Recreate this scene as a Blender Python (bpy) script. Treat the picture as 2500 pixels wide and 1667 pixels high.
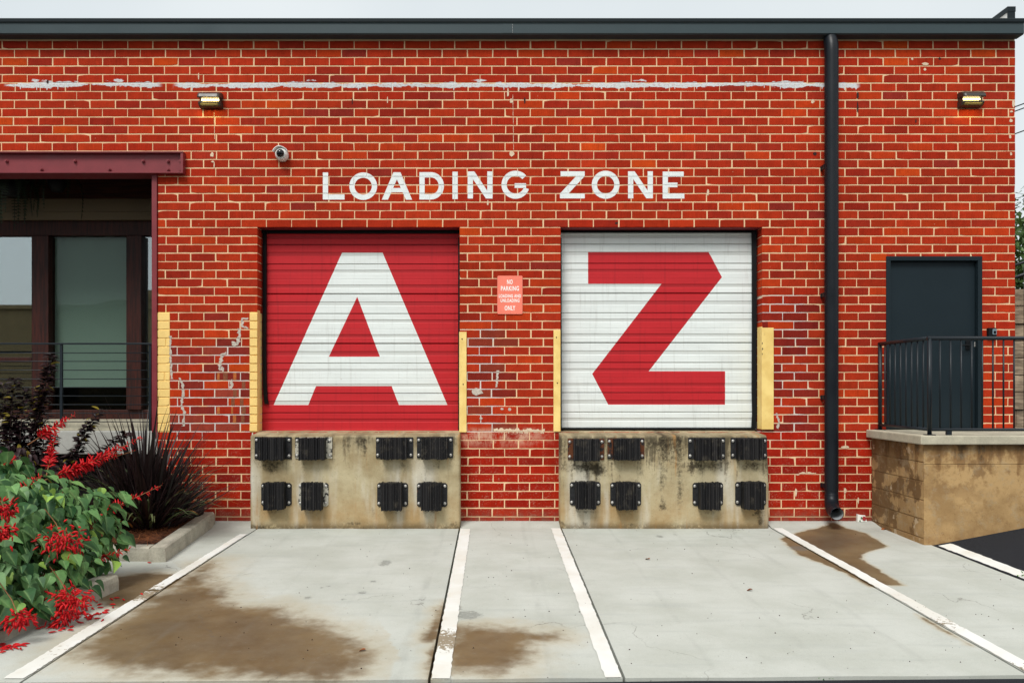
import bpy, bmesh, math, random
import numpy as np
from mathutils import Vector, Matrix, noise as mnoise

for o in list(bpy.data.objects):
    bpy.data.objects.remove(o, do_unlink=True)
scene = bpy.context.scene
COL = scene.collection
R = math.radians

# ------------------------------------------------------------------ camera
CAM_D, EYE, F = 9.3, 1.61, 1897.2          # distance to the wall, eye height, focal length in photo pixels
VX, VY, S = 1205.0, 947.0, 204.0           # foot of the view axis in the photo, pixels per metre on the wall
cam = bpy.data.cameras.new('camera')
cam.sensor_width = 36.0
cam.lens = 36.0 * F / 2500.0
cam.shift_x = (1250 - VX) / 2500.0
cam.shift_y = (VY - 833.5) / 2500.0
cam.clip_start, cam.clip_end = 0.1, 600
camo = bpy.data.objects.new('camera', cam)
camo.location = (0, -CAM_D, EYE)
camo.rotation_euler = (R(90), 0, 0)
COL.objects.link(camo)
scene.camera = camo

# ------------------------------------------------------------------ sky and sun (overcast)
SUN_EL, SUN_AZ = 52.0, -22.0               # azimuth from the camera's back, minus = from the left
world = bpy.data.worlds.new('World')
scene.world = world
world.use_nodes = True
wn = world.node_tree
wn.nodes.clear()
wo = wn.nodes.new('ShaderNodeOutputWorld')
bg = wn.nodes.new('ShaderNodeBackground')
sky = wn.nodes.new('ShaderNodeTexSky')
sky.sky_type = 'NISHITA'
sky.sun_disc = False
sky.sun_elevation = R(SUN_EL)
sky.sun_rotation = R(180 + SUN_AZ)
sky.air_density, sky.dust_density, sky.ozone_density = 1.0, 4.0, 1.0
cloudmix = wn.nodes.new('ShaderNodeMixRGB')
cloudmix.inputs[0].default_value = 0.9
tc = wn.nodes.new('ShaderNodeTexCoord')
cn = wn.nodes.new('ShaderNodeTexNoise')
cn.inputs['Scale'].default_value = 2.2
cn.inputs['Detail'].default_value = 4
cr = wn.nodes.new('ShaderNodeValToRGB')
cr.color_ramp.elements[0].position, cr.color_ramp.elements[1].position = 0.3, 0.7
cr.color_ramp.elements[0].color = (5.15, 5.6, 5.75, 1)
cr.color_ramp.elements[1].color = (6.1, 6.45, 6.5, 1)
wn.links.new(tc.outputs['Generated'], cn.inputs['Vector'])
wn.links.new(cn.outputs['Fac'], cr.inputs[0])
wn.links.new(sky.outputs[0], cloudmix.inputs[1])
wn.links.new(cr.outputs[0], cloudmix.inputs[2])
wn.links.new(cloudmix.outputs[0], bg.inputs[0])
bg.inputs[1].default_value = 0.1
wn.links.new(bg.outputs[0], wo.inputs[0])

sl = bpy.data.lights.new('sun', 'SUN')
sl.energy, sl.angle, sl.color = 2.05, R(22), (1.0, 0.97, 0.92)
so = bpy.data.objects.new('sun', sl)
so.location = (-6, -12, 14)
so.rotation_euler = (R(90 - SUN_EL), 0, R(SUN_AZ))
COL.objects.link(so)

scene.render.engine = 'CYCLES'
vs = scene.view_settings
vs.view_transform, vs.look, vs.exposure, vs.gamma = 'Standard', 'None', 0.55, 1.0
vs.use_curve_mapping = False

# ------------------------------------------------------------------ coordinates
def wx(px): return (px - VX) / S
def wz(py): return EYE + (VY - py) / S
def P(px, py, d):
    """point at distance d in front of the wall plane (negative = behind) that the photo shows at px,py"""
    s = F / (CAM_D - d)
    return Vector(((px - VX) / s, -d, EYE + (VY - py) / s))
def g(d):
    """height of the paving at distance d in front of the wall"""
    if d <= 0: return 0.02
    if d < 0.3:
        t = d / 0.3
        return 0.02 - 0.042 * (t * t * (3 - 2 * t))
    return -0.022 - 0.0184 * (min(d, 9) - 0.3)
def GP(px, py):
    lo, hi = -0.2, 8.0
    for _ in range(50):
        m = (lo + hi) / 2
        if VY + (EYE - g(m)) * F / (CAM_D - m) < py: lo = m
        else: hi = m
    d = (lo + hi) / 2
    return Vector(((px - VX) * (CAM_D - d) / F, -d, g(d)))
def srgb(r, g_, b, a=1.0):
    f = lambda c: (c / 255 / 12.92) if c / 255 <= 0.04045 else ((c / 255 + 0.055) / 1.055) ** 2.4
    return (f(r), f(g_), f(b), a)

# ------------------------------------------------------------------ materials
class NT:
    def __init__(s, name):
        s.m = bpy.data.materials.new(name)
        s.m.use_nodes = True
        s.t = s.m.node_tree
        s.t.nodes.clear()
        s.out = s.t.nodes.new('ShaderNodeOutputMaterial')
        s.b = s.t.nodes.new('ShaderNodeBsdfPrincipled')
        s.t.links.new(s.b.outputs[0], s.out.inputs[0])
        s._pos = None
    def new(s, typ, **kw):
        n = s.t.nodes.new(typ)
        for k, v in kw.items(): setattr(n, k, v)
        return n
    def put(s, sock, v):
        if isinstance(v, bpy.types.NodeSocket): s.t.links.new(v, sock)
        elif v is not None:
            if hasattr(sock.default_value, '__len__') and not hasattr(v, '__len__'):
                v = [v] * len(sock.default_value)
            if hasattr(v, '__len__') and len(v) == 3 and len(sock.default_value) == 4: v = (*v, 1)
            sock.default_value = v
    @property
    def pos(s):
        if s._pos is None: s._pos = s.new('ShaderNodeNewGeometry').outputs['Position']
        return s._pos
    def xyz(s, v=None):
        n = s.new('ShaderNodeSeparateXYZ'); s.put(n.inputs[0], v or s.pos); return n.outputs
    def comb(s, x=0, y=0, z=0):
        n = s.new('ShaderNodeCombineXYZ')
        for i, v in enumerate((x, y, z)): s.put(n.inputs[i], v)
        return n.outputs[0]
    def scl(s, vec, f):
        n = s.new('ShaderNodeVectorMath', operation='MULTIPLY')
        s.put(n.inputs[0], vec); n.inputs[1].default_value = f; return n.outputs[0]
    def M(s, op, a, b=0.0, c=0.0, clamp=False):
        n = s.new('ShaderNodeMath', operation=op, use_clamp=clamp)
        s.put(n.inputs[0], a); s.put(n.inputs[1], b)
        if len(n.inputs) > 2: s.put(n.inputs[2], c)
        return n.outputs[0]
    def noise(s, vec=None, scale=5.0, detail=3.0, rough=0.55, f=None):
        n = s.new('ShaderNodeTexNoise')
        v = vec if vec is not None else s.pos
        if f: v = s.scl(v, f)
        s.put(n.inputs['Vector'], v)
        n.inputs['Scale'].default_value, n.inputs['Detail'].default_value, n.inputs['Roughness'].default_value = scale, detail, rough
        return n.outputs['Fac']
    def ss(s, v, a, b, lo=0.0, hi=1.0):
        n = s.new('ShaderNodeMapRange', interpolation_type='SMOOTHSTEP')
        s.put(n.inputs[0], v)
        for i, q in enumerate((a, b, lo, hi)): s.put(n.inputs[i + 1], q)
        return n.outputs[0]
    def mr(s, v, a, b, lo, hi):
        n = s.new('ShaderNodeMapRange')
        s.put(n.inputs[0], v)
        for i, q in enumerate((a, b, lo, hi)): s.put(n.inputs[i + 1], q)
        return n.outputs[0]
    def mix(s, f, a, b, mode='MIX'):
        n = s.new('ShaderNodeMixRGB', blend_type=mode)
        s.put(n.inputs[0], f); s.put(n.inputs[1], a); s.put(n.inputs[2], b)
        return n.outputs[0]
    def attr(s, name, typ='GEOMETRY'):
        n = s.new('ShaderNodeAttribute', attribute_name=name, attribute_type=typ); return n
    def bump(s, h, strength=0.3, dist=0.01):
        n = s.new('ShaderNodeBump')
        n.inputs['Strength'].default_value, n.inputs['Distance'].default_value = strength, dist
        s.put(n.inputs['Height'], h); s.put(s.b.inputs['Normal'], n.outputs[0])
    def set(s, color=None, rough=None, metal=None, spec=None):
        s.put(s.b.inputs['Base Color'], color)
        s.put(s.b.inputs['Roughness'], rough)
        s.put(s.b.inputs['Metallic'], metal)
        s.put(s.b.inputs['Specular IOR Level'], spec)
        return s

def plain(name, col, rough=0.6, var=0.12, scale=9.0, metal=0.0, spec=0.5, bump=0.0, fine=60.0):
    k = NT(name)
    n1 = k.noise(scale=scale, detail=5)
    n2 = k.noise(scale=fine, detail=3)
    f = k.M('ADD', k.mr(n1, 0.3, 0.7, 1 - var, 1 + var), k.mr(n2, 0.3, 0.7, -var * 0.5, var * 0.5))
    c = k.mix(1.0, col, k.comb(f, f, f), 'MULTIPLY')
    k.set(c, k.mr(n1, 0.3, 0.7, max(rough - 0.08, 0.05), min(rough + 0.08, 1)), metal, spec)
    if bump: k.bump(n2, bump, 0.004)
    return k.m

def paint_streak(k):
    """ragged band of leftover pale paint across the upper wall"""
    x, y, z = k.xyz()
    z0 = k.M('ADD', 5.232, k.mr(k.noise(k.comb(x, 0, 0), 0.5, 1), 0.3, 0.7, -0.012, 0.012))
    nx = k.noise(k.comb(x, 3.1, 0), 1.6, 3, 0.6)
    h = k.mr(nx, 0.30, 0.66, 0.004, 0.046)
    rag = k.mr(k.noise(k.comb(x, 0, z), 1.0, 6, 0.7, f=(9, 1, 26)), 0.3, 0.7, -0.019, 0.019)
    drip = k.M('MULTIPLY', k.ss(k.noise(k.comb(x, 7, 0), 22, 1), 0.60, 0.72), 0.05)
    dz = k.M('SUBTRACT', z, z0)
    below = k.M('LESS_THAN', dz, 0.0)
    lim = k.M('ADD', h, k.M('MULTIPLY', drip, below))
    m = k.ss(k.M('SUBTRACT', k.M('ADD', lim, rag), k.M('ABSOLUTE', dz)), 0.0, 0.005)
    n2 = k.noise(k.comb(x, 11.0, 0), 1.9, 3, 0.6)
    dz2 = k.M('ABSOLUTE', k.M('SUBTRACT', z, 5.287))
    m2 = k.ss(k.M('SUBTRACT', k.M('ADD', k.mr(n2, 0.50, 0.68, -0.03, 0.028), rag), dz2), 0.0, 0.005)
    m = k.M('MAXIMUM', m, m2)
    hole = k.ss(k.noise(scale=1.0, detail=5, rough=0.75, f=(30, 1, 70)), 0.40, 0.50)
    m = k.M('MULTIPLY', m, k.mr(hole, 0, 1, 0.6, 1.0))
    inx = k.M('MULTIPLY', k.ss(x, -5.87, -5.80), k.ss(x, 4.40, 4.33))
    gap = k.M('SUBTRACT', 1.0, k.ss(k.M('ABSOLUTE', k.M('SUBTRACT', x, -3.9)), 0.14, 0.05))
    return k.M('MULTIPLY', k.M('MULTIPLY', m, inx), gap)

def efflor(k, lo=0.50):
    """chalky old whitewash left on the low brickwork"""
    x, y, z = k.xyz()
    n = k.noise(scale=7.0, detail=6, rough=0.7)
    n2 = k.noise(scale=55.0, detail=4, rough=0.7)
    zz = k.M('MULTIPLY', k.ss(z, 0.86, 1.02), k.ss(z, 1.16, 1.08))
    xx = k.M('MULTIPLY', k.ss(x, -0.45, -0.3), k.ss(x, 0.85, 0.3))
    a = k.M('MULTIPLY', k.M('MULTIPLY', zz, xx), k.ss(k.M('ADD', n, k.M('MULTIPLY', n2, 0.5)), 0.62, 0.86))
    low = k.M('MULTIPLY', k.ss(z, 1.5, 0.2), k.ss(k.M('ADD', k.M('MULTIPLY', n, 0.6), n2), 0.86, 0.98))
    return k.M('MAXIMUM', a, k.M('MULTIPLY', low, 0.5))

def brick_mat(name, objcol, kind):
    k = NT(name)
    if objcol:
        base = k.new('ShaderNodeObjectInfo').outputs['Color']
    else:
        base = k.attr('bcol').outputs['Color']
    wire = k.noise(scale=1.0, detail=2, f=(150, 20, 7))
    patch = k.noise(scale=9.0, detail=4)
    f = k.M('MULTIPLY', k.mr(wire, 0.25, 0.75, 0.8, 1.16), k.mr(patch, 0.3, 0.7, 0.86, 1.12))
    c = k.mix(1.0, base, k.comb(f, f, f), 'MULTIPLY')
    pit = k.ss(k.noise(scale=120, detail=1), 0.72, 0.78)
    c = k.mix(k.M('MULTIPLY', pit, 0.5), c, srgb(70, 25, 20))
    big = k.noise(scale=0.9, detail=2)
    c = k.mix(k.mr(big, 0.4, 0.7, 0.0, 0.15), c, srgb(140, 42, 36))
    if kind == 'low':
        c = k.mix(k.M('MULTIPLY', efflor(k), 0.75), c, srgb(205, 165, 140))
        x, y, z = k.xyz()
        grime = k.M('MULTIPLY', k.ss(z, 0.22, 0.03), k.mr(k.noise(scale=14, detail=5), 0.35, 0.65, 0.2, 0.75))
        c = k.mix(grime, c, srgb(120, 82, 68))
    if kind == 'high': c = k.mix(paint_streak(k), c, srgb(208, 213, 214))
    # mortar smears and slow weathering across the wall
    smear = k.M('MULTIPLY', k.ss(k.noise(scale=24, detail=4, rough=0.65), 0.68, 0.73), 0.45)
    c = k.mix(smear, c, srgb(214, 176, 140))
    slow = k.mr(k.noise(scale=0.55, detail=3), 0.3, 0.7, 0.84, 1.12)
    c = k.mix(1.0, c, k.comb(slow, slow, slow), 'MULTIPLY')
    k.set(c, 0.88, 0.0, 0.06)
    k.bump(k.M('ADD', wire, k.M('MULTIPLY', k.noise(scale=34, detail=4, rough=0.65), 1.6)), 0.6, 0.004)
    return k.m

def mortar_mat():
    k = NT('mortar')
    n = k.noise(scale=3.0, detail=5)
    n2 = k.noise(scale=40.0, detail=4)
    c = k.mix(k.ss(n, 0.35, 0.7), srgb(234, 200, 158), srgb(222, 188, 148))
    c = k.mix(k.M('MULTIPLY', k.ss(n2, 0.55, 0.75), 0.5), c, srgb(206, 172, 140))
    x, y, z = k.xyz()
    # pale repointing beside the left door jamb, the pier and the right jamb
    def zone(x0, x1, z0, z1):
        a = k.M('MULTIPLY', k.ss(x, x0 - .1, x0 + .1), k.ss(x, x1 + .1, x1 - .1))
        b = k.M('MULTIPLY', k.ss(z, z0 - .1, z0 + .1), k.ss(z, z1 + .1, z1 - .1))
        return k.M('MULTIPLY', a, b)
    rep = k.M('MAXIMUM', zone(-4.0, -2.8, 1.0, 2.15), k.M('MAXIMUM', zone(-.4, .1, 1.05, 2.45), zone(3.1, 3.75, 1.0, 2.75)))
    rep = k.M('MULTIPLY', rep, k.ss(n, 0.32, 0.55))
    c = k.mix(rep, c, srgb(208, 202, 196))
    grime = k.M('MULTIPLY', k.ss(z, 0.16, 0.02), 0.6)
    c = k.mix(grime, c, srgb(140, 112, 92))
    c = k.mix(paint_streak(k), c, srgb(208, 213, 214))
    k.set(c, 0.9, 0.0, 0.2)
    k.bump(n2, 0.4, 0.004)
    return k.m

def concrete_slab_mat():
    k = NT('paving_concrete')
    n = k.noise(scale=1.6, detail=6, rough=0.6)
    nb = k.noise(scale=1.0, detail=5, f=(1.2, 9.0, 1))
    nf = k.noise(scale=160, detail=2)
    c = k.mix(k.ss(n, 0.3, 0.72), srgb(186, 189, 182), srgb(171, 174, 165))
    c = k.mix(k.M('MULTIPLY', k.ss(nb, 0.5, 0.75), 0.35), c, srgb(160, 164, 160))
    f = k.mr(nf, 0.2, 0.8, 0.9, 1.09)
    c = k.mix(1.0, c, k.comb(f, f, f), 'MULTIPLY')
    # wet brown stains, signed distance in the attribute, ragged edge from noise
    sd = k.attr('stain').outputs['Fac']
    soft = k.attr('soft').outputs['Fac']
    rag = k.mr(k.noise(scale=6.0, detail=6, rough=0.6), 0.3, 0.7, -0.09, 0.09)
    edge = k.M('ADD', sd, k.M('MULTIPLY', rag, k.M('ADD', k.M('MULTIPLY', soft, 0.9), 0.25)))
    wid = k.M('ADD', k.M('MULTIPLY', soft, 0.14), 0.01)
    m = k.ss(edge, k.M('MULTIPLY', wid, -1.0), wid)
    halo = k.ss(edge, k.M('ADD', k.M('MULTIPLY', soft, -0.42), -0.03), 0.0)
    c = k.mix(k.M('MULTIPLY', halo, 0.42), c, srgb(170, 152, 116))
    sc = k.mix(k.ss(k.noise(scale=2.5, detail=5), 0.35, 0.65), srgb(94, 75, 48), srgb(114, 94, 63))
    sc = k.mix(k.M('MULTIPLY', k.ss(edge, 0.03, 0.4), k.mr(soft, 0.0, 0.4, 0.85, 0.3)), sc, srgb(76, 60, 42))
    c = k.mix(k.M('MULTIPLY', m, k.mr(k.noise(scale=4.5, detail=6, rough=0.7), 0.3, 0.7, 0.88, 0.99)), c, sc)
    # grey oily marks
    gm = k.attr('mark').outputs['Fac']
    gr = k.mr(k.noise(scale=1.0, detail=5, rough=0.7, f=(22, 60, 1)), 0.3, 0.7, -0.7, 0.5)
    c = k.mix(k.M('MULTIPLY', k.ss(k.M('ADD', k.M('MULTIPLY', gm, 1.2), gr), 0.55, 1.1), k.ss(gm, 0.0, 0.25, 0.0, 0.6)), c, srgb(105, 107, 102))
    x, y, z = k.xyz()
    tyre = k.M('MULTIPLY', k.ss(k.noise(k.comb(x, 0, 0), 4.2, 2), 0.56, 0.68), k.mr(k.noise(scale=1.0, detail=6, rough=0.7, f=(8, 2.5, 1)), 0.4, 0.65, 0.0, 1.0))
    c = k.mix(k.M('MULTIPLY', tyre, 0.22), c, srgb(120, 122, 118))
    mott = k.noise(scale=24, detail=5, rough=0.75)
    c = k.mix(k.M('MULTIPLY', k.ss(mott, 0.56, 0.72), 0.2), c, srgb(146, 146, 134))
    vo = k.new('ShaderNodeTexVoronoi', feature='DISTANCE_TO_EDGE'); vo.inputs['Scale'].default_value = 0.55
    wob = k.new('ShaderNodeVectorMath', operation='ADD'); k.put(wob.inputs[0], k.pos)
    nv = k.new('ShaderNodeTexNoise'); nv.inputs['Scale'].default_value = 2.5; nv.inputs['Detail'].default_value = 6; k.put(nv.inputs['Vector'], k.pos)
    k.put(wob.inputs[1], k.scl(nv.outputs['Color'], (.7, .7, 0)))
    k.put(vo.inputs['Vector'], k.scl(wob.outputs[0], (1, 1, 0)))
    crack = k.M('MULTIPLY', k.ss(vo.outputs['Distance'], 0.0035, 0.0008), k.ss(k.noise(scale=1.1, detail=2), 0.52, 0.6))
    c = k.mix(k.M('MULTIPLY', crack, 0.5), c, srgb(90, 86, 78))
    spk = k.ss(k.noise(scale=38, detail=1), 0.765, 0.79)
    c = k.mix(k.M('MULTIPLY', spk, 0.45), c, srgb(80, 78, 72))
    k.set(c, k.mr(m, 0, 1, 0.85, 0.52), 0.0, 0.3)
    k.bump(k.M('ADD', nf, k.M('MULTIPLY', n, 2.0)), 0.12, 0.004)
    return k.m

def line_paint_mat():
    k = NT('line_paint')
    n = k.noise(scale=1.0, detail=6, rough=0.7, f=(26, 26, 1))
    big = k.noise(scale=2.3, detail=3)
    wear = k.M('MAXIMUM', k.attr('wear').outputs['Fac'], k.mr(big, 0.5, 0.75, 0.0, 0.24))
    c = k.mix(k.ss(big, 0.35, 0.65), srgb(222, 223, 219), srgb(212, 211, 203))
    c = k.mix(k.M('MULTIPLY', k.ss(k.noise(scale=5, detail=5), 0.5, 0.7), 0.18), c, srgb(196, 176, 146))
    m = k.ss(k.M('ADD', n, wear), 0.78, 0.84)
    c = k.mix(m, c, srgb(142, 130, 110))
    k.set(c, 0.7, 0.0, 0.3)
    k.bump(n, 0.1, 0.003)
    return k.m

def dock_mat():
    k = NT('dock_concrete')
    x, y, z = k.xyz()
    n = k.noise(scale=2.2, detail=6, rough=0.65)
    n2 = k.noise(scale=30, detail=5, rough=0.7)
    c = k.mix(k.ss(n, 0.32, 0.68), srgb(184, 172, 140), srgb(150, 133, 100))
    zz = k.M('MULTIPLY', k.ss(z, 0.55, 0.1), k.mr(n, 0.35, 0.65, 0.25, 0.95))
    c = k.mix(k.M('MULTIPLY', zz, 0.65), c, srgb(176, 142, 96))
    pale = k.M('MULTIPLY', k.ss(k.noise(scale=1.0, detail=4, f=(3.2, 1, 0.5)), 0.48, 0.66), k.ss(z, 1.05, 0.5))
    c = k.mix(k.M('MULTIPLY', pale, 0.8), c, srgb(206, 202, 188))
    band = k.M('MULTIPLY', k.ss(z, 0.86, 1.0), k.mr(k.noise(scale=6, detail=5, rough=0.7), 0.35, 0.65, 0.0, 0.6))
    c = k.mix(band, c, srgb(112, 102, 82))
    # black algae runs below the lip and the bumpers
    runs = k.noise(scale=1.0, detail=5, rough=0.65, f=(11, 1, 1.1))
    right = k.ss(x, 0.0, 0.8, -0.02, 0.075)
    amt = k.M('ADD', k.M('ADD', runs, right), k.mr(z, 0.25, 1.08, -0.20, 0.10))
    amt = k.M('ADD', amt, k.mr(n2, 0.3, 0.7, -0.07, 0.07))
    m = k.ss(amt, 0.50, 0.70)
    m = k.M('MULTIPLY', m, k.ss(z, 1.10, 1.02))
    c = k.mix(k.M('MULTIPLY', m, 0.8), c, srgb(68, 60, 46))
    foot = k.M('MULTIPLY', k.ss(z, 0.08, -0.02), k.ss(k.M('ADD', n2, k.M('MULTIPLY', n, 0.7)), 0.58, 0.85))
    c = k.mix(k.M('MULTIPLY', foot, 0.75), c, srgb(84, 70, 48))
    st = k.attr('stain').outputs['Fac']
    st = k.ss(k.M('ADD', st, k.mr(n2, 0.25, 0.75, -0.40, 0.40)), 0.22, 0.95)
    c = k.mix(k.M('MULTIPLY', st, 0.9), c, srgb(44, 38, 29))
    rust = k.M('MULTIPLY', k.ss(k.noise(scale=1.0, detail=4, f=(14, 1, 1.3)), 0.58, 0.72), k.ss(k.noise(scale=3, detail=3), 0.4, 0.6))
    c = k.mix(k.M('MULTIPLY', rust, 0.6), c, srgb(170, 122, 66))
    spk = k.ss(k.noise(scale=55, detail=3, rough=0.7), 0.62, 0.68)
    c = k.mix(k.M('MULTIPLY', spk, 0.4), c, srgb(110, 95, 70))
    k.set(c, 0.9, 0.0, 0.2)
    k.bump(k.M('ADD', n2, n), 0.5, 0.008)
    return k.m

def block_mat(name, wet):
    k = NT(name)
    x, y, z = k.xyz()
    n = k.noise(scale=2.0, detail=6, rough=0.65)
    n2 = k.noise(scale=28, detail=5, rough=0.7)
    c = k.mix(k.ss(n, 0.36, 0.62), srgb(184, 152, 106), srgb(154, 124, 84))
    runs = k.noise(scale=1.0, detail=5, rough=0.6, f=(7, 7, 1.6))
    t = k.M('ADD', runs, k.mr(z, 0.45, 1.02, -0.22, 0.12))
    t = k.M('ADD', t, k.mr(n2, 0.3, 0.7, -0.04, 0.04))
    c = k.mix(k.M('MULTIPLY', k.ss(t, 0.50, 0.6), 0.7), c, srgb(122, 88, 54))
    c = k.mix(k.M('MULTIPLY', k.ss(t, 0.60, 0.72), 0.8), c, srgb(62, 48, 34))
    if wet:
        w = k.noise(scale=3.4, detail=5, rough=0.6)
        w = k.M('ADD', w, k.mr(y, -1.15, 0.0, -0.1, 0.08))
        c = k.mix(k.M('MULTIPLY', k.ss(w, 0.47, 0.52), 0.75), c, srgb(92, 66, 40))
        c = k.mix(k.M('MULTIPLY', k.ss(k.noise(scale=5, detail=3), 0.66, 0.69), 0.7), c, srgb(206, 186, 156))
    else:
        c = k.mix(k.M('MULTIPLY', k.ss(k.noise(scale=2.6, detail=5, rough=0.65), 0.50, 0.58), k.ss(z, 0.3, 0.75, 0.0, 0.75)), c, srgb(122, 92, 60))
        c = k.mix(k.M('MULTIPLY', k.ss(k.noise(scale=11, detail=5, rough=0.7), 0.52, 0.66), 0.4), c, srgb(134, 102, 64))
    c = k.mix(k.M('MULTIPLY', k.ss(k.noise(scale=7, detail=6, rough=0.75), 0.50, 0.66), 0.4), c, srgb(164, 150, 124))
    c = k.mix(k.M('MULTIPLY', k.ss(k.noise(scale=40, detail=4, rough=0.75), 0.56, 0.68), 0.35), c, srgb(104, 78, 50))
    edge = k.ss(z, 0.16, 0.0)
    c = k.mix(k.M('MULTIPLY', edge, k.mr(n2, 0.3, 0.7, 0.0, 0.4)), c, srgb(130, 88, 48))
    k.set(c, 0.9, 0.0, 0.2)
    k.bump(k.M('ADD', n2, n), 0.35, 0.006)
    return k.m

def asphalt_mat():
    k = NT('asphalt')
    n = k.noise(scale=220, detail=2)
    n2 = k.noise(scale=3, detail=5)
    c = k.mix(k.ss(n, 0.35, 0.75), srgb(20, 22, 26), srgb(58, 60, 66))
    c = k.mix(k.M('MULTIPLY', k.ss(n2, 0.4, 0.7), 0.3), c, srgb(38, 39, 42))
    k.set(c, 0.9, 0.0, 0.15)
    k.bump(n, 0.6, 0.006)
    return k.m

def wood_mat(name, c1, c2, rough=0.55, f=(40, 40, 3)):
    k = NT(name)
    n = k.noise(scale=1.0, detail=5, rough=0.6, f=f)
    n2 = k.noise(scale=3, detail=3)
    c = k.mix(k.ss(n, 0.35, 0.65), c1, c2)
    fac = k.mr(n2, 0.3, 0.7, 0.75, 1.2)
    c = k.mix(1.0, c, k.comb(fac, fac, fac), 'MULTIPLY')
    k.set(c, rough, 0.0, 0.3)
    k.bump(n, 0.3, 0.003)
    return k.m

def rubber_mat():
    k = NT('bumper_rubber')
    n = k.noise(scale=1.0, detail=5, rough=0.7, f=(150, 20, 6))
    n2 = k.noise(scale=60, detail=4, rough=0.7)
    c = k.mix(k.ss(n, 0.58, 0.78), srgb(17, 17, 20), srgb(66, 62, 56))
    c = k.mix(k.ss(n2, 0.63, 0.72), c, srgb(100, 95, 86))
    c = k.mix(k.M('MULTIPLY', k.ss(k.noise(scale=9, detail=5, rough=0.7), 0.52, 0.68), 0.5), c, srgb(82, 76, 66))
    st = k.attr('lrand').outputs['Fac']
    c = k.mix(k.ss(st, 0.35, 1.0, 0.0, 0.4), c, srgb(56, 54, 54))
    k.set(c, 0.66, 0.0, 0.25)
    k.bump(n, 0.5, 0.004)
    return k.m

def plate_mat(name, rust, chip):
    k = NT(name)
    n = k.noise(scale=30, detail=5, rough=0.7)
    n2 = k.noise(scale=12, detail=5, rough=0.7)
    c = k.mix(k.ss(n, 0.4, 0.7), srgb(30, 31, 34), srgb(48, 48, 50))
    c = k.mix(k.ss(n2, 0.62 - rust, 0.72 - rust), c, srgb(96, 52, 26))
    if chip: c = k.mix(k.ss(k.noise(scale=18, detail=5, rough=0.65), 0.44, 0.5), c, srgb(190, 186, 172))
    k.set(c, 0.55, 0.2, 0.4)
    k.bump(n, 0.3, 0.003)
    return k.m

def leaf_mat(name, c1, c2, tip=None, rough=0.5, spec=0.35, trans=0.25, ribs=None):
    k = NT(name)
    rnd = k.attr('lrand').outputs['Fac']
    oi = k.new('ShaderNodeObjectInfo').outputs['Random']
    r = k.M('FRACT', k.M('ADD', rnd, oi))
    c = k.mix(r, c1, c2)
    n = k.noise(scale=35, detail=2)
    f = k.mr(n, 0.3, 0.7, 0.85, 1.15)
    c = k.mix(1.0, c, k.comb(f, f, f), 'MULTIPLY')
    if tip: c = k.mix(k.ss(r, 0.93, 0.95), c, tip)
    if ribs:
        rb = k.M('POWER', k.attr('rib').outputs['Fac'], 9.0)
        c = k.mix(k.M('MULTIPLY', rb, 0.55), c, ribs)
        blot = k.ss(k.noise(scale=16, detail=5, rough=0.7), 0.62, 0.72)
        c = k.mix(k.M('MULTIPLY', blot, 0.35), c, srgb(120, 130, 60))
    k.set(c, rough, 0.0, spec)
    if trans:
        tr = k.new('ShaderNodeBsdfTranslucent'); k.put(tr.inputs[0], c)
        mx = k.new('ShaderNodeMixShader'); mx.inputs[0].default_value = trans
        k.t.links.new(k.b.outputs[0], mx.inputs[1]); k.t.links.new(tr.outputs[0], mx.inputs[2])
        k.t.links.new(mx.outputs[0], k.out.inputs[0])
    return k.m

def glass_mat(name, refl, edge=0.3):
    # coated panes mirror the yard; the blind's pane has its reflection cut by hand
    k = NT(name)
    t = k.new('ShaderNodeBsdfTransparent'); t.inputs[0].default_value = (0.80, 0.86, 0.83, 1)
    gl = k.new('ShaderNodeBsdfGlossy'); gl.inputs['Roughness'].default_value = 0.015
    gl.inputs[0].default_value = (0.93, 0.97, 1.0, 1)
    lw = k.new('ShaderNodeLayerWeight'); lw.inputs[0].default_value = 0.5
    f = k.M('ADD', refl, k.M('MULTIPLY', lw.outputs['Fresnel'], edge), clamp=True)
    mx = k.new('ShaderNodeMixShader'); k.put(mx.inputs[0], f)
    k.t.links.new(t.outputs[0], mx.inputs[1]); k.t.links.new(gl.outputs[0], mx.inputs[2])
    k.t.links.new(mx.outputs[0], k.out.inputs[0])
    return k.m

def emit_mat(name, col, strength):
    k = NT(name)
    k.set(col, 0.4)
    k.put(k.b.inputs['Emission Color'], col)
    k.put(k.b.inputs['Emission Strength'], strength)
    return k.m

MAT = {}
for kd in ('low', 'mid', 'high'):
    MAT['brick_o_' + kd] = brick_mat('brick_' + kd, True, kd)
    MAT['brick_a_' + kd] = brick_mat('brick_many_' + kd, False, kd)
MAT['mortar'] = mortar_mat()
MAT['yellow'] = plain('yellow_paint', srgb(242, 206, 126), 0.55, 0.07, 6, bump=0.15)
k = NT('yellow_steel_paint')
n_ = k.noise(scale=5, detail=4); c = k.mix(k.ss(n_, .35, .65), srgb(243, 214, 136), srgb(228, 194, 116))
c = k.mix(k.M('MULTIPLY', k.ss(k.noise(scale=1.0, detail=6, rough=.7, f=(30, 30, 5)), .60, .70), .35), c, srgb(150, 122, 74))
c = k.mix(k.ss(k.noise(scale=26, detail=5, rough=.7), .70, .73), c, srgb(96, 62, 36))
k.set(c, .55, 0, .25); k.bump(k.noise(scale=3, detail=3), .25, .02)
MAT['yellow_metal'] = k.m
MAT['white_paint'] = plain('white_wall_paint', srgb(226, 232, 231), 0.75, 0.07, 14, spec=0.1, bump=0.3)
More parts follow.
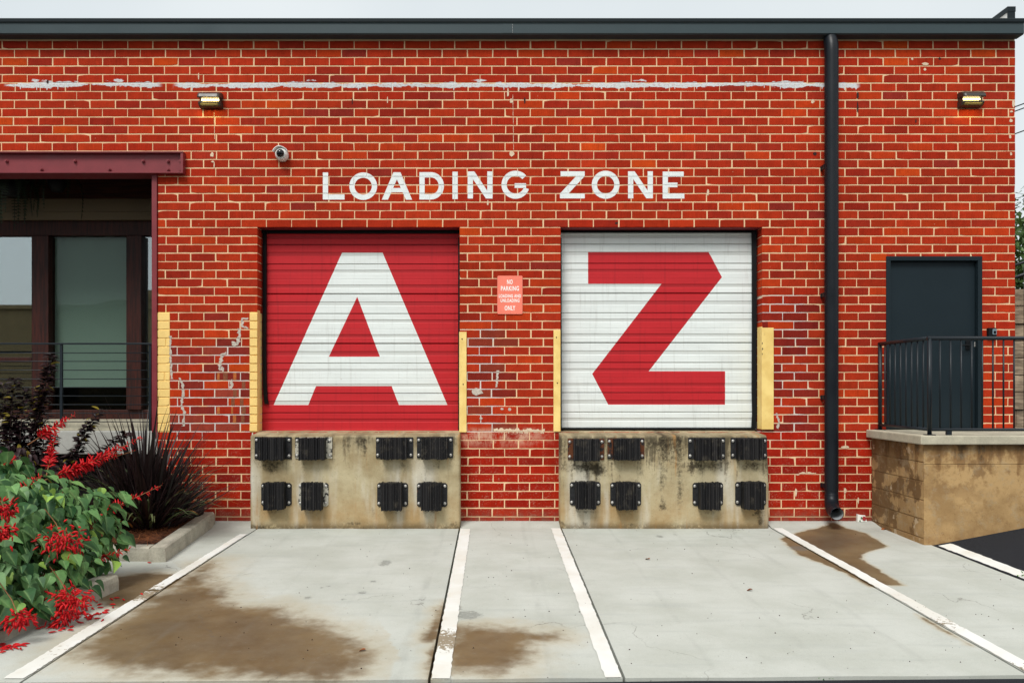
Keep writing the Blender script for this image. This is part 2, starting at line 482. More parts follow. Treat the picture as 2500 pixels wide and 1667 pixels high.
def door_mat(name, col, dirt):
    k = NT(name)
    n = k.noise(scale=1.0, detail=5, rough=0.6, f=(1.5, 1, 9))
    run = k.noise(scale=1.0, detail=5, rough=0.65, f=(26, 1, 1.6))
    sc = k.noise(scale=16, detail=6, rough=0.75)
    f = k.mr(n, 0.3, 0.7, 0.93, 1.07)
    c = k.mix(1.0, col, k.comb(f, f, f), 'MULTIPLY')
    c = k.mix(k.M('MULTIPLY', k.ss(run, 0.52, 0.72), 0.22), c, dirt)
    c = k.mix(k.M('MULTIPLY', k.ss(sc, 0.64, 0.70), 0.3), c, dirt)
    x, y, z = k.xyz()
    groove = k.ss(y, 0.1965, 0.2035)
    c = k.mix(k.M('MULTIPLY', groove, k.mr(n, 0.3, 0.7, 0.25, 0.6)), c, dirt)
    k.set(c, k.mr(sc, 0.3, 0.7, 0.42, 0.6), 0.0, 0.22)
    k.bump(k.noise(scale=2.2, detail=2), 0.12, 0.02)
    return k.m
MAT['door_red'] = door_mat('door_red', srgb(188, 38, 45), srgb(104, 26, 30))
MAT['door_white'] = door_mat('door_white', srgb(224, 230, 228), srgb(150, 150, 142))
MAT['black'] = plain('black_rubber', srgb(12, 14, 17), 0.6, 0.15, spec=0.2)
MAT['gutter'] = plain('gutter_metal', srgb(52, 66, 70), 0.45, 0.05, 2, metal=0.0, spec=0.3)
MAT['gutter_dark'] = plain('gutter_lip', srgb(26, 35, 39), 0.5, 0.06, 2, spec=0.2)
MAT['spout'] = plain('downspout_metal', srgb(20, 25, 31), 0.42, 0.1, 4, spec=0.25)
MAT['steel_red'] = plain('red_steel', srgb(122, 38, 46), 0.5, 0.1, 5)
MAT['steel_door'] = plain('steel_door_paint', srgb(29, 40, 46), 0.5, 0.05, 2, spec=0.15)
MAT['rail'] = plain('rail_paint', srgb(26, 34, 40), 0.42, 0.08, 5, spec=0.3)
MAT['bronze'] = plain('lamp_bronze', srgb(52, 46, 40), 0.4, 0.1, 8)
MAT['camwhite'] = plain('camera_white', srgb(232, 234, 230), 0.35, 0.04)
MAT['dark_glass'] = plain('dark_dome', srgb(14, 14, 17), 0.12, 0.05)
MAT['sign'] = plain('sign_coral', srgb(244, 128, 106), 0.45, 0.04, 6)
MAT['sign_text'] = plain('sign_white', srgb(248, 244, 238), 0.5, 0.02)
MAT['concrete'] = concrete_slab_mat()
MAT['line'] = line_paint_mat()
MAT['dock'] = dock_mat()
MAT['block_side'] = block_mat('parged_block_side', True)
MAT['block_front'] = block_mat('parged_block_front', False)
MAT['cap'] = plain('cap_concrete', srgb(176, 170, 150), 0.9, 0.2, 5, bump=0.4)
MAT['curb'] = plain('curb_concrete', srgb(166, 161, 146), 0.9, 0.24, 7, bump=0.5)
MAT['slab_grey'] = plain('slab_concrete', srgb(168, 168, 162), 0.9, 0.14, 4, bump=0.3)
MAT['asphalt'] = asphalt_mat()
MAT['wood'] = wood_mat('stained_wood', srgb(36, 13, 9), srgb(62, 23, 14))
MAT['timber'] = wood_mat('weathered_timber', srgb(126, 110, 92), srgb(176, 158, 134), 0.9, f=(4, 30, 30))
MAT['board'] = plain('tan_board', srgb(104, 90, 68), 0.8, 0.08, 3)
MAT['soffit'] = wood_mat('soffit_wood', srgb(40, 20, 13), srgb(66, 34, 20), f=(3, 40, 40))
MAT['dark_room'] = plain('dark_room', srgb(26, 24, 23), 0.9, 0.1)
MAT['blind'] = plain('blind_fabric', srgb(136, 146, 141), 0.9, 0.03, 40)
MAT['glass'] = glass_mat('window_glass', 0.24)
MAT['glass_blind'] = glass_mat('window_glass_low_reflection', 0.015, 0.0)
MAT['rubber'] = rubber_mat()
MAT['plate'] = plate_mat('bumper_plate', 0.0, False)
MAT['plate_rust'] = plate_mat('bumper_plate_rusty', 0.2, False)
MAT['plate_chip'] = plate_mat('bumper_plate_chipped', 0.0, True)
MAT['galv'] = plain('galvanised', srgb(150, 154, 156), 0.5, 0.1)
MAT['bolt'] = plain('bolt_steel', srgb(182, 180, 176), 0.4, 0.15, metal=0.5)
MAT['leaf_green'] = leaf_mat('leaf_green', srgb(28, 70, 36), srgb(110, 154, 90), tip=srgb(150, 186, 84), ribs=srgb(150, 184, 120), trans=0.18)
MAT['leaf_dark'] = leaf_mat('leaf_purple', srgb(28, 19, 22), srgb(58, 40, 43), tip=srgb(136, 122, 44), rough=0.42)
MAT['blade'] = leaf_mat('blade_dark', srgb(20, 15, 16), srgb(52, 36, 36), rough=0.38, trans=0.12)
MAT['blade_green'] = leaf_mat('blade_green', srgb(80, 100, 68), srgb(132, 138, 92), tip=srgb(176, 120, 60), rough=0.45, trans=0.2)
MAT['petal'] = leaf_mat('petal_red', srgb(176, 8, 24), srgb(226, 30, 34), rough=0.5, trans=0.25)
MAT['stem'] = plain('flower_stem', srgb(128, 84, 50), 0.7, 0.2)
MAT['stem_dark'] = plain('shrub_stem', srgb(58, 36, 32), 0.8, 0.2)
MAT['straw'] = leaf_mat('pine_straw', srgb(92, 50, 28), srgb(142, 84, 46), rough=0.8, trans=0.0)
MAT['soil'] = plain('mulch_soil', srgb(66, 40, 28), 0.95, 0.3, 20, bump=0.5)
MAT['leaf_tree'] = leaf_mat('leaf_tree', srgb(44, 72, 34), srgb(88, 116, 62))
MAT['bark'] = plain('bark', srgb(84, 70, 58), 0.9, 0.25)
MAT['membrane'] = plain('roof_membrane', srgb(214, 212, 208), 0.8, 0.05)
MAT['tan_brick'] = plain('tan_facade', srgb(140, 122, 88), 0.9, 0.12, 3)
MAT['ground'] = plain('ground_soil', srgb(96, 92, 84), 0.95, 0.15, 0.6)
MAT['led'] = emit_mat('led', (1.0, 0.84, 0.46, 1), 5.0)
MAT['reflector'] = plain('lamp_reflector', srgb(196, 176, 90), 0.35, 0.06)
MAT['carton'] = plain('carton_white', srgb(226, 226, 220), 0.6, 0.06)
MAT['carton_red'] = plain('carton_red', srgb(150, 30, 34), 0.6, 0.06)
MAT['carton_green'] = plain('carton_green', srgb(40, 110, 60), 0.6, 0.06)
MAT['fern'] = leaf_mat('fern_green', srgb(20, 34, 18), srgb(36, 54, 28))
MAT['spall'] = plain('mortar_patch', srgb(214, 192, 164), 0.9, 0.15, 30, bump=0.4)
MAT['pale_patch'] = plain('pale_patch', srgb(188, 178, 166), 0.9, 0.2, 30, bump=0.4)
MAT['soot'] = plain('dark_mark', srgb(48, 22, 20), 0.9, 0.2, 30)
MAT['ochre'] = plain('ochre_mark', srgb(172, 92, 36), 0.85, 0.3, 30)
MAT['olive'] = plain('olive_mark', srgb(124, 66, 36), 0.85, 0.3, 30)
MAT['reader_face'] = plain('reader_face', srgb(120, 140, 150), 0.3, 0.05)

# ------------------------------------------------------------------ mesh helpers
class MB:
    def __init__(s): s.v, s.f, s.mi = [], [], []
    def add(s, vs_, fs, mi=0):
        o = len(s.v)
        s.v += [tuple(p) for p in vs_]
        s.f += [tuple(i + o for i in f) for f in fs]
        s.mi += [mi] * len(fs)
        return s
    def box(s, x0, x1, y0, y1, z0, z1, mi=0):
        return s.add([(x0, y0, z0), (x1, y0, z0), (x1, y1, z0), (x0, y1, z0), (x0, y0, z1), (x1, y0, z1), (x1, y1, z1), (x0, y1, z1)],
              [(0, 3, 2, 1), (4, 5, 6, 7), (0, 1, 5, 4), (1, 2, 6, 5), (2, 3, 7, 6), (3, 0, 4, 7)], mi)
    def cbox(s, x0, x1, y0, y1, z0, z1, c=0.005, mi=0):
        """box with chamfered edges"""
        b = bmesh.new()
        bmesh.ops.create_cube(b, size=1.0)
        for v in b.verts:
            v.co = Vector(((x0 + x1) / 2 + v.co.x * (x1 - x0), (y0 + y1) / 2 + v.co.y * (y1 - y0), (z0 + z1) / 2 + v.co.z * (z1 - z0)))
        c = min(c, abs(x1 - x0) * .45, abs(y1 - y0) * .45, abs(z1 - z0) * .45)
        bmesh.ops.bevel(b, geom=b.edges[:], offset=c, segments=2, profile=0.6, affect='EDGES')
        b.verts.index_update()
        s.add([v.co for v in b.verts], [[v.index for v in f.verts] for f in b.faces], mi)
        b.free()
        return s
    def tube(s, pts, r, n=10, mi=0, caps=True, rs=None):
        pts = [Vector(p) for p in pts]
        rings = []
        for i, p in enumerate(pts):
            a = pts[max(i - 1, 0)]; b = pts[min(i + 1, len(pts) - 1)]
            t = (b - a).normalized() if (b - a).length > 1e-7 else (pts[i - 1] - pts[i - 2]).normalized()
            up = Vector((0, 0, 1)) if abs(t.z) < 0.92 else Vector((0, -1, 0))
            u = t.cross(up).normalized(); w = t.cross(u).normalized()
            rr = rs[i] if rs else r
            rings.append([p + (u * math.cos(2 * math.pi * k / n) + w * math.sin(2 * math.pi * k / n)) * rr for k in range(n)])
        vs_ = [q for ring in rings for q in ring]
        fs = []
        for i in range(len(pts) - 1):
            for k in range(n):
                k2 = (k + 1) % n
                fs.append((i * n + k, i * n + k2, (i + 1) * n + k2, (i + 1) * n + k))
        if caps:
            fs.append(tuple(range(n)))
            fs.append(tuple((len(pts) - 1) * n + k for k in reversed(range(n))))
        return s.add(vs_, fs, mi)
    def extrude_x(s, prof, x0, x1, mi=0, caps=True):
        """closed (y,z) profile extruded along x"""
        n = len(prof)
        vs_ = [(x0, y, z) for y, z in prof] + [(x1, y, z) for y, z in prof]
        fs = [(i, (i + 1) % n, n + (i + 1) % n, n + i) for i in range(n)]
        if caps: fs += [tuple(reversed(range(n))), tuple(n + i for i in range(n))]
        return s.add(vs_, fs, mi)
    def extrude_y(s, prof, y0, y1, mi=0):
        """closed (x,z) outline extruded along y"""
        n = len(prof)
        vs_ = [(x, y0, z) for x, z in prof] + [(x, y1, z) for x, z in prof]
        fs = [(i, (i + 1) % n, n + (i + 1) % n, n + i) for i in range(n)]
        fs += [tuple(reversed(range(n))), tuple(n + i for i in range(n))]
        return s.add(vs_, fs, mi)
    def mesh(s, name, mats, smooth=False, fix=True):
        me = bpy.data.meshes.new(name)
        me.from_pydata(s.v, [], s.f)
        if not isinstance(mats, (list, tuple)): mats = [mats]
        for m in mats: me.materials.append(MAT[m] if isinstance(m, str) else m)
        if any(s.mi): me.polygons.foreach_set('material_index', s.mi)
        if fix:
            b = bmesh.new(); b.from_mesh(me)
            bmesh.ops.recalc_face_normals(b, faces=b.faces[:]); b.to_mesh(me); b.free()
        if smooth: me.polygons.foreach_set('use_smooth', [True] * len(me.polygons))
        me.update()
        return me

def link(name, me, parent=None):
    o = bpy.data.objects.new(name, me)
    COL.objects.link(o)
    if parent is not None: attach(o, parent)
    return o
ORG = {}
def attach(o, parent):
    o.parent = parent
    org = ORG.get(parent.name, Vector((0, 0, 0)))
    o.matrix_parent_inverse = Matrix.Translation(-org)
def build(mb, name, mats, parent=None, smooth=False, fix=True):
    return link(name, mb.mesh(name, mats, smooth, fix), parent)
def thing(name, loc, label, cat, group=None):
    o = bpy.data.objects.new(name, None)
    o.empty_display_size = 0.1
    o.location = loc
    COL.objects.link(o)
    ORG[o.name] = Vector(loc)
    o['label'], o['category'] = label, cat
    if group: o['group'] = group
    return o
def tag(o, label, cat, group=None):
    o['label'], o['category'] = label, cat
    if group: o['group'] = group
    return o
def structure(o): o['kind'] = 'structure'; return o
def stuff(o, label=None, cat=None):
    o['kind'] = 'stuff'
    if label: o['label'] = label
    if cat: o['category'] = cat
    return o

# ================================================================== GROUND
def edge_line(a, b):
    """straight line on the paving through two photo points: x as a function of d"""
    p, q = GP(*a), GP(*b)
    k = (q.x - p.x) / (q.y - p.y)
    return lambda d: p.x + (-d - p.y) * k
L1u, L1l = edge_line((586, 1304), (0, 1661)), edge_line((606, 1304), (47, 1667))
L2l, L2r = edge_line((1121, 1293), (1046, 1667)), edge_line((1148, 1293), (1096, 1667))
L3l, L3r = edge_line((1345, 1290), (1482, 1667)), edge_line((1370, 1289), (1529, 1667))
L4u, L4l = edge_line((1906, 1287), (2500, 1613)), edge_line((1881, 1287), (2500, 1641))
L5u, L5l = edge_line((2295, 1325), (2500, 1404)), edge_line((2270, 1328), (2500, 1417))
DEND = 4.72
def dend(x): return DEND - 0.018 * (x - 1.0) - 0.02

def poly_sd(px, py_, poly):
    """signed distance, positive inside (numpy)"""
    n = len(poly)
    dist = np.full(px.shape, 1e9); inside = np.zeros(px.shape, bool)
    for i in range(n):
        ax, ay = poly[i]; bx, by = poly[(i + 1) % n]
        ex, ey = bx - ax, by - ay
        t = np.clip(((px - ax) * ex + (py_ - ay) * ey) / (ex * ex + ey * ey + 1e-12), 0, 1)
        dist = np.minimum(dist, np.hypot(px - ax - t * ex, py_ - ay - t * ey))
        c = ((ay > py_) != (by > py_)) & (px < (bx - ax) * (py_ - ay) / ((by - ay) + 1e-12) + ax)
        inside ^= c
    return np.where(inside, dist, -dist)
def gpoly(pts): return [tuple(GP(*p).xy) for p in pts]
STAINS = [  # outline on the paving, softness
    (gpoly([(520, 1372), (492, 1420), (525, 1440), (548, 1474), (600, 1482), (676, 1484), (734, 1518), (814, 1545), (866, 1568), (890, 1606), (868, 1633), (814, 1652), (715, 1660), (600, 1646), (440, 1640), (300, 1630), (208, 1604), (215, 1575), (330, 1490), (420, 1435)]), 1.0),
    (gpoly([(285, 1408), (360, 1398), (455, 1402), (420, 1430), (345, 1475), (300, 1484), (255, 1480), (250, 1440)]), 0.35),
    (gpoly([(1098, 1533), (1160, 1532), (1220, 1535), (1310, 1550), (1345, 1553), (1280, 1572), (1272, 1606), (1231, 1638), (1155, 1633), (1080, 1628)]), 0.8),
    (gpoly([(2035, 1276), (2059, 1285), (2114, 1302), (2164, 1332), (2123, 1344), (2096, 1362), (2126, 1378), (2154, 1396), (2202, 1427), (2163, 1428), (2126, 1432), (2060, 1396), (2016, 1380), (1958, 1357), (1934, 1341), (1909, 1314), (1931, 1304), (1992, 1289)]), 0.06),
    (gpoly([(2236, 1496), (2262, 1512), (2330, 1550), (2370, 1574), (2345, 1560), (2290, 1532)]), 0.06),
    (gpoly([(1082, 1470), (1090, 1470), (1062, 1600), (1056, 1650), (1046, 1650), (1054, 1570), (1030, 1566)]), 0.25),
]
MARKS = [(1140, 1500, 46, 12), (1120, 1482, 12, 6), (752, 1459, 13, 4), (912, 1418, 14, 3), (940, 1374, 18, 9), (785, 1434, 9, 3), (800, 1430, 8, 2), (838, 1462, 9, 3), (885, 1446, 16, 4), (1611, 1309, 13, 3.5), (1648, 1304, 7, 2.5), (1950, 1338, 30, 7)]
MARKW = [(GP(px, py), rx, ry) for px, py, rx, ry in MARKS]

def slab(name, left, right, parent, step=0.03):
    mb = MB()
    nd = 150
    ds = [-0.06 + (DEND + 0.06) * i / nd for i in range(nd + 1)]
    nx = max(6, int(abs(right(2.0) - left(2.0)) / step))
    X, Y, Z = [], [], []
    for d in ds:
        a, b = left(d), right(d)
        for i in range(nx + 1):
            x = a + (b - a) * i / nx
            dd = min(d, dend(x)) if d == ds[-1] else d
            if d == ds[-1]: dd = dend(x)
            elif d > dend(x) - 0.02: dd = dend(x) - 0.02 * (1 - (d - (dend(x) - .02)) / .2)
            dd = min(dd, dend(x))
            X.append(x); Y.append(-dd); Z.append(g(dd) + 0.0035 * mnoise.noise((x * 1.7, d * 1.7, 3)))
    w = nx + 1
    mb.v = list(zip(X, Y, Z))
    for j in range(nd):
        for i in range(nx):
            mb.f.append((j * w + i, j * w + i + 1, (j + 1) * w + i + 1, (j + 1) * w + i))
    mb.mi = [0] * len(mb.f)
    # skirt along the joints and the front edge
    rim = [j * w for j in range(nd + 1)] + [nd * w + i for i in range(1, nx + 1)] + [j * w + nx for j in range(nd - 1, -1, -1)]
    o0 = len(mb.v)
    for r in rim:
        p = mb.v[r]; mb.v.append((p[0], p[1], p[2] - 0.1))
    for i in range(len(rim) - 1):
        mb.f.append((rim[i], rim[i + 1], o0 + i + 1, o0 + i)); mb.mi.append(0)
    me = mb.mesh(name, 'concrete')
    xs, ys = np.array([p[0] for p in mb.v]), np.array([p[1] for p in mb.v])
    sd = np.full(xs.shape, -5.0); soft = np.zeros(xs.shape)
    for poly, sf in STAINS:
        q = poly_sd(xs, ys, poly)
        if sf > 0.3: q = q + 0.02
        better = q > sd
        sd = np.where(better, q, sd); soft = np.where(better, sf, soft)
    mk = np.zeros(xs.shape)
    for p, rx, ry in MARKW:
        d = -p.y; s_ = F / (CAM_D - d)
        ax = rx / s_; ay = ry / s_ * (CAM_D - d) / (EYE - p.z)
        mk = np.maximum(mk, np.clip(1.35 - ((xs - p.x) / ax) ** 2 - ((ys - p.y) / ay) ** 2, 0, 1))
    for nm, arr in (('stain', sd), ('soft', soft), ('mark', mk)):
        a = me.attributes.new(nm, 'FLOAT', 'POINT'); a.data.foreach_set('value', arr.astype(np.float32))
    return link(name, me, parent)

pavement = bpy.data.objects.new('pavement', None)
COL.objects.link(pavement); structure(pavement)
JG = 0.0085
slab('concrete_slab', lambda d: -7.6, lambda d: L1l(d) - JG, pavement)
slab('concrete_slab', lambda d: L1l(d) + JG, lambda d: L2l(d) - JG, pavement)
slab('concrete_slab', lambda d: L2l(d) + JG, lambda d: L3r(d) - JG, pavement)
slab('concrete_slab', lambda d: L3r(d) + JG, lambda d: L4l(d) - JG, pavement)
slab('concrete_slab', lambda d: L4l(d) + JG, lambda d: L5l(d) - JG, pavement)

def parking_line(ea, eb, d0, d1, wear, parent, lift=0.0, zf=None):
    mb = MB(); rng = random.Random(int(d0 * 1000) + int(ea(1) * 77))
    n = 90; wv = []
    for i in range(n + 1):
        d = d0 + (d1 - d0) * i / n
        a, b = ea(d), eb(d)
        for x in (a + rng.uniform(-.005, .005), (a + b) / 2, b + rng.uniform(-.005, .005)):
            dd = min(d, dend(x) - 0.002)
            z = (zf(x, dd) if zf else g(dd) + 0.0035 * mnoise.noise((x * 1.7, dd * 1.7, 3))) + 0.005 + lift
            mb.v.append((x, -dd, z)); wv.append(max(v * math.exp(-((d - c) / s_) ** 2) for c, s_, v in wear) if wear else 0.0)
    for i in range(n):
        for k in range(2):
            mb.f.append((i * 3 + k, i * 3 + k + 1, i * 3 + k + 4, i * 3 + k + 3)); mb.mi.append(0)
    me = mb.mesh('parking_line', 'line', fix=False)
    a = me.attributes.new('wear', 'FLOAT', 'POINT'); a.data.foreach_set('value', wv)
    return link('parking_line', me, parent)
d1s = -GP(590, 1304).y
parking_line(L1u, lambda d: L1l(d) - .012, d1s, 2.84, [(2.82, .25, .3)], pavement)
parking_line(L1u, lambda d: L1l(d) - .012, 2.89, DEND, [(3.0, .22, .42), (4.25, .3, .2)], pavement)
parking_line(lambda d: L2l(d) + .012, L2r, 0.30, DEND, [(4.05, .28, .42), (0.5, .1, .15)], pavement)
parking_line(L3l, lambda d: L3r(d) - .012, 0.27, DEND, None, pavement)
parking_line(L4u, lambda d: L4l(d) + .012, 0.27, DEND, [(3.7, .25, .28), (4.6, .2, .3)], pavement)

# asphalt: the lot in front and the drive that climbs to the right
def drive_z(x, d):
    e = L5l(min(max(d, 0), 4.9))
    return g(max(d, 0)) - 0.004 + min(max(x - e, 0) * 0.19, 0.75)
mb = MB()
xs_ = [0, .1, .2, .35, .5, .75, 1, 1.5, 2, 2.6, 3.2, 4, 6, 10, 20, 40]
ds_ = [-30, -12, -6, -3, -1.5, -.7, 0, .3, .6, .9, 1.2, 1.5, 2, 2.5, 3, 3.5, 4, 4.5, 4.72]
for d in ds_:
    for q in xs_:
        x = L5l(min(max(d, 0), 4.9)) + JG + q
        mb.v.append((x, -d, drive_z(x, d)))
w = len(xs_)
for j in range(len(ds_) - 1):
    for i in range(w - 1): mb.f.append((j * w + i, j * w + i + 1, (j + 1) * w + i + 1, (j + 1) * w + i)); mb.mi.append(0)
structure(build(mb, 'driveway', 'asphalt', fix=False))
parking_line(lambda d: L5u(d) + .02, lambda d: L5l(d) + .03, 1.2, DEND, None, bpy.data.objects['driveway'], 0.0, drive_z)
mb = MB()
xs_ = [-60, -30, -15] + [-8 + i * .4 for i in range(45)] + [14, 30, 60]
ds_ = [0, .3, .8, 1.6, 3, 5, 9, 16, 40, 80]
for d in ds_:
    for x in xs_:
        dd = dend(x) + 0.004 + d
        rise = min(max(x - L5l(4.72), 0) * 0.19, 0.75) * max(0, 1 - d / 3)
        mb.v.append((x, -dd, g(dd) - 0.02 + 0.005 * mnoise.noise((x * 3, d, 0)) + rise))
w = len(xs_)
for j in range(len(ds_) - 1):
    for i in range(w - 1): mb.f.append((j * w + i, j * w + i + 1, (j + 1) * w + i + 1, (j + 1) * w + i)); mb.mi.append(0)
structure(build(mb, 'asphalt_lot', 'asphalt', fix=False))
mb = MB()
mb.add([(-250, -250, -.6), (250, -250, -.6), (250, 250, -.6), (-250, 250, -.6)], [(0, 1, 2, 3)])
structure(build(mb, 'ground', 'ground', fix=False))

# ================================================================== BUILDING
bld = thing('brick_building', (0, 0, 0), 'red brick warehouse with loading doors lettered A and Z', 'building')
X0, X1 = -8.7, wx(2478.5)
ZT, PZ, PX = 5.765, 0.10167, 0.3013
GAP = 0.0122
MY = 0.0032                                 # mortar recess
A0, A1, Z0_, Z1_ = wx(628.5), wx(1122), wx(1369), wx(1860.5)
LINT = ZT - 22 * PZ + 0.004
DOCKZ = 1.085
XR = -4.02                                  # right edge of the recessed entry
OPEN = [(-20, XR, -1, wz(378)), (A0, A1, DOCKZ, LINT), (Z0_, Z1_, DOCKZ, LINT), (wx(2165), wx(2395), 1.05, wz(629))]

# mortar body of the front wall
def holed_wall(x0, x1, z0, z1, holes, y0, y1, inset):
    hs = [(a + (-inset if a > x0 else 0), b + inset, c - (inset if c > z0 else 0), d + inset) for a, b, c, d in holes]
    hs = [(a, b, c, d) for a, b, c, d in hs]
    xs = sorted({x0, x1, *[min(max(h[0], x0), x1) for h in hs], *[min(max(h[1], x0), x1) for h in hs]})
    zs = sorted({z0, z1, *[min(max(h[2], z0), z1) for h in hs], *[min(max(h[3], z0), z1) for h in hs]})
    solid = lambda i, j: 0 <= i < len(xs) - 1 and 0 <= j < len(zs) - 1 and not any(
        h[0] < (xs[i] + xs[i + 1]) / 2 < h[1] and h[2] < (zs[j] + zs[j + 1]) / 2 < h[3] for h in hs)
    mb = MB()
    for i in range(len(xs) - 1):
        for j in range(len(zs) - 1):
            if not solid(i, j): continue
            a, b, c, d = xs[i], xs[i + 1], zs[j], zs[j + 1]
            mb.add([(a, y0, c), (b, y0, c), (b, y0, d), (a, y0, d)], [(0, 1, 2, 3)])
            mb.add([(a, y1, c), (b, y1, c), (b, y1, d), (a, y1, d)], [(3, 2, 1, 0)])
            if not solid(i - 1, j): mb.add([(a, y0, c), (a, y0, d), (a, y1, d), (a, y1, c)], [(0, 1, 2, 3)])
            if not solid(i + 1, j): mb.add([(b, y0, c), (b, y1, c), (b, y1, d), (b, y0, d)], [(0, 1, 2, 3)])
            if not solid(i, j - 1): mb.add([(a, y0, c), (a, y1, c), (b, y1, c), (b, y0, c)], [(0, 1, 2, 3)])
            if not solid(i, j + 1): mb.add([(a, y0, d), (b, y0, d), (b, y1, d), (a, y1, d)], [(0, 1, 2, 3)])
    return mb
wall = build(holed_wall(X0, X1 - 0.004, -0.4, 5.9, OPEN, MY, 0.2, 0.004), 'wall', 'mortar', bld, fix=False)

rng = random.Random(11)
PAL = [((164, 52, 32), 24), ((171, 56, 33), 28), ((178, 61, 35), 24), ((168, 50, 31), 16), ((158, 52, 39), 10), ((188, 68, 32), 9), ((140, 50, 46), 2), ((198, 80, 30), 2), ((152, 46, 34), 5)]
PW = [w for _, w in PAL]
def brick_color(x, z):
    c = rng.choices([c for c, _ in PAL], PW)[0]
    j = rng.uniform(0.95, 1.05)
    c = tuple(q + (m_ - q) * .12 for q, m_ in zip(c, (170, 56, 34)))
    if z < 1.05: c = (c[0] * .95, c[1] * .72, c[2] * .72)
    if -4.0 < x < -2.8 and 1.0 < z < 2.2 and rng.random() < .45: c = rng.choice([(138, 44, 36), (152, 70, 60), (130, 50, 46)])
    if 3.1 < x < 3.7 and 1.0 < z < 2.6 and rng.random() < .5: c = rng.choice([(128, 42, 38), (138, 44, 36)])
    if -.4 < x < .1 and 1.1 < z < 2.4 and rng.random() < .35: c = rng.choice([(140, 62, 50), (130, 46, 40)])
    c_ = srgb(*(min(255, q * j) for q in c)); return (c_[0] * .96, c_[1] * .77, c_[2] * .62, 1)
def brick_shape(w, h, dep, r):
    """brick with slightly wavering arrises, front at y=0, centred on x and z"""
    n = 4
    c = 0.0025
    tr = lambda m: r.uniform(-m, m)
    chip = [0.0] * 4
    if r.random() < .09: chip[r.randrange(4)] = r.uniform(.004, .013)
    top = [(-w / 2 + w * i / n, h / 2 + tr(.0017)) for i in range(n + 1)]
    bot = [(w / 2 - w * i / n, -h / 2 + tr(.0017)) for i in range(n + 1)]
    top[0] = (top[0][0] + tr(.0015) + chip[0] * .6, top[0][1] - chip[0]); top[-1] = (top[-1][0] + tr(.0015) - chip[1] * .6, top[-1][1] - chip[1])
    bot[0] = (bot[0][0] + tr(.0015) - chip[2] * .6, bot[0][1] + chip[2]); bot[-1] = (bot[-1][0] + tr(.0015) + chip[3] * .6, bot[-1][1] + chip[3])
    ring = top + bot
    k = len(ring)
    inn = [(x - math.copysign(min(c, abs(x)), x), z - math.copysign(min(c, abs(z)), z)) for x, z in ring]
    vs_ = [(x, 0, z) for x, z in inn] + [(x, c, z) for x, z in ring] + [(x, dep, z) for x, z in ring]
    fs = [tuple(reversed(range(k)))]
    fs[0] = tuple(range(k))
    for i in range(k):
        j = (i + 1) % k
        fs.append((i, k + i, k + j, j)); fs.append((k + i, 2 * k + i, 2 * k + j, k + j))
    return vs_, fs

YEL = [(wx(386), wx(414.5), wz(1060), wz(757)), (wx(610), A0, wz(1056), wz(757))]
bricks = []                                  # x0,x1,z0,z1,depth,colour,yellow,yfront
for r_ in range(58):
    zt = ZT - r_ * PZ - GAP / 2 + rng.uniform(-.0015, .0015); zb = zt - (PZ - GAP)
    zm = (zt + zb) / 2
    off = -5.586 if r_ % 2 == 0 else -5.586 + PX * 0.49
    n0 = math.floor((X0 - off) / PX)
    xj = off + n0 * PX
    drift = rng.uniform(-.012, .012)
    while xj < X1:
        a, b = xj + GAP / 2 + drift + rng.uniform(-.003, .003), xj + PX - GAP / 2 + drift + rng.uniform(-.003, .003)
        xj += PX
        segs = [(a, min(b, X1), zb, zt)]
        for (oa, ob, oc, od) in OPEN:
            nxt = []
            for (p, q, c, d) in segs:
                if q <= oa or p >= ob or d <= oc or c >= od: nxt.append((p, q, c, d)); continue
                if p < oa: nxt.append((p, oa, c, d))
                if q > ob: nxt.append((ob, q, c, d))
                if d > od + .012 and max(p, oa) < min(q, ob): nxt.append((max(p, oa), min(q, ob), od + .008, d))
            segs = nxt
        for (ya, yb, yc, yd) in YEL:
            nxt = []
            for (p, q, c, d) in segs:
                if q <= ya or p >= yb or zm < yc or zm > yd: nxt.append((p, q, c, d)); continue
                if p < ya - .015: nxt.append((p, ya, c, d))
                if q > yb + .015: nxt.append((yb, q, c, d))
                nxt.append((max(p, ya), min(q, yb), c, d))
            segs = nxt
        for (p, q, c, d) in segs:
            if q - p < .07 and any(abs(p - ob) < .002 or abs(q - oa) < .002 for oa, ob, oc, od in OPEN if oc < zm < od) and not any(ya - .002 <= p and q <= yb + .002 for ya, yb, yc, yd in YEL): continue
            if q - p < .022 or d - c < .015 or d < -.06: continue
            if p > wx(2128) and d < 1.06: continue
            if d < 1.0 and (wx(625) < p and q < wx(1112) or wx(1380) < p and q < wx(1868)): continue
            yel = any(ya - .002 <= p and q <= yb + .002 and yc < zm < yd for ya, yb, yc, yd in YEL)
            jamb = any((abs(p - ob) < .02 or abs(q - oa) < .02) and oc - .3 < zm < od for oa, ob, oc, od in OPEN)
            bricks.append([p, q, c, d, .195 if jamb or q > X1 - .01 else .05, brick_color(p, zm), yel, rng.uniform(-.0012, .0008) - (.010 if yel and p > -3.2 else .004 if yel else 0)])
for b in bricks:
    zm = (b[2] + b[3]) / 2
    for oa, ob, oc, od in OPEN:
        if not oc < zm < od: continue
        if .003 < b[0] - ob < .09: b[0] = ob; b[4] = .195
        if .003 < oa - b[1] < .09: b[1] = oa; b[4] = .195
full = [b for b in bricks if b[1] - b[0] > .27 and b[4] < .1 and not b[6] and b[3] - b[2] > .08]
full.sort(key=lambda b: ((b[0] + b[1]) / 2) ** 2 + ((b[2] + b[3]) / 2 - EYE) ** 2 + (3 if b[3] < 1.1 else 0))
chosen = {id(b) for b in full[:300]}
vr = random.Random(5)
variants = []
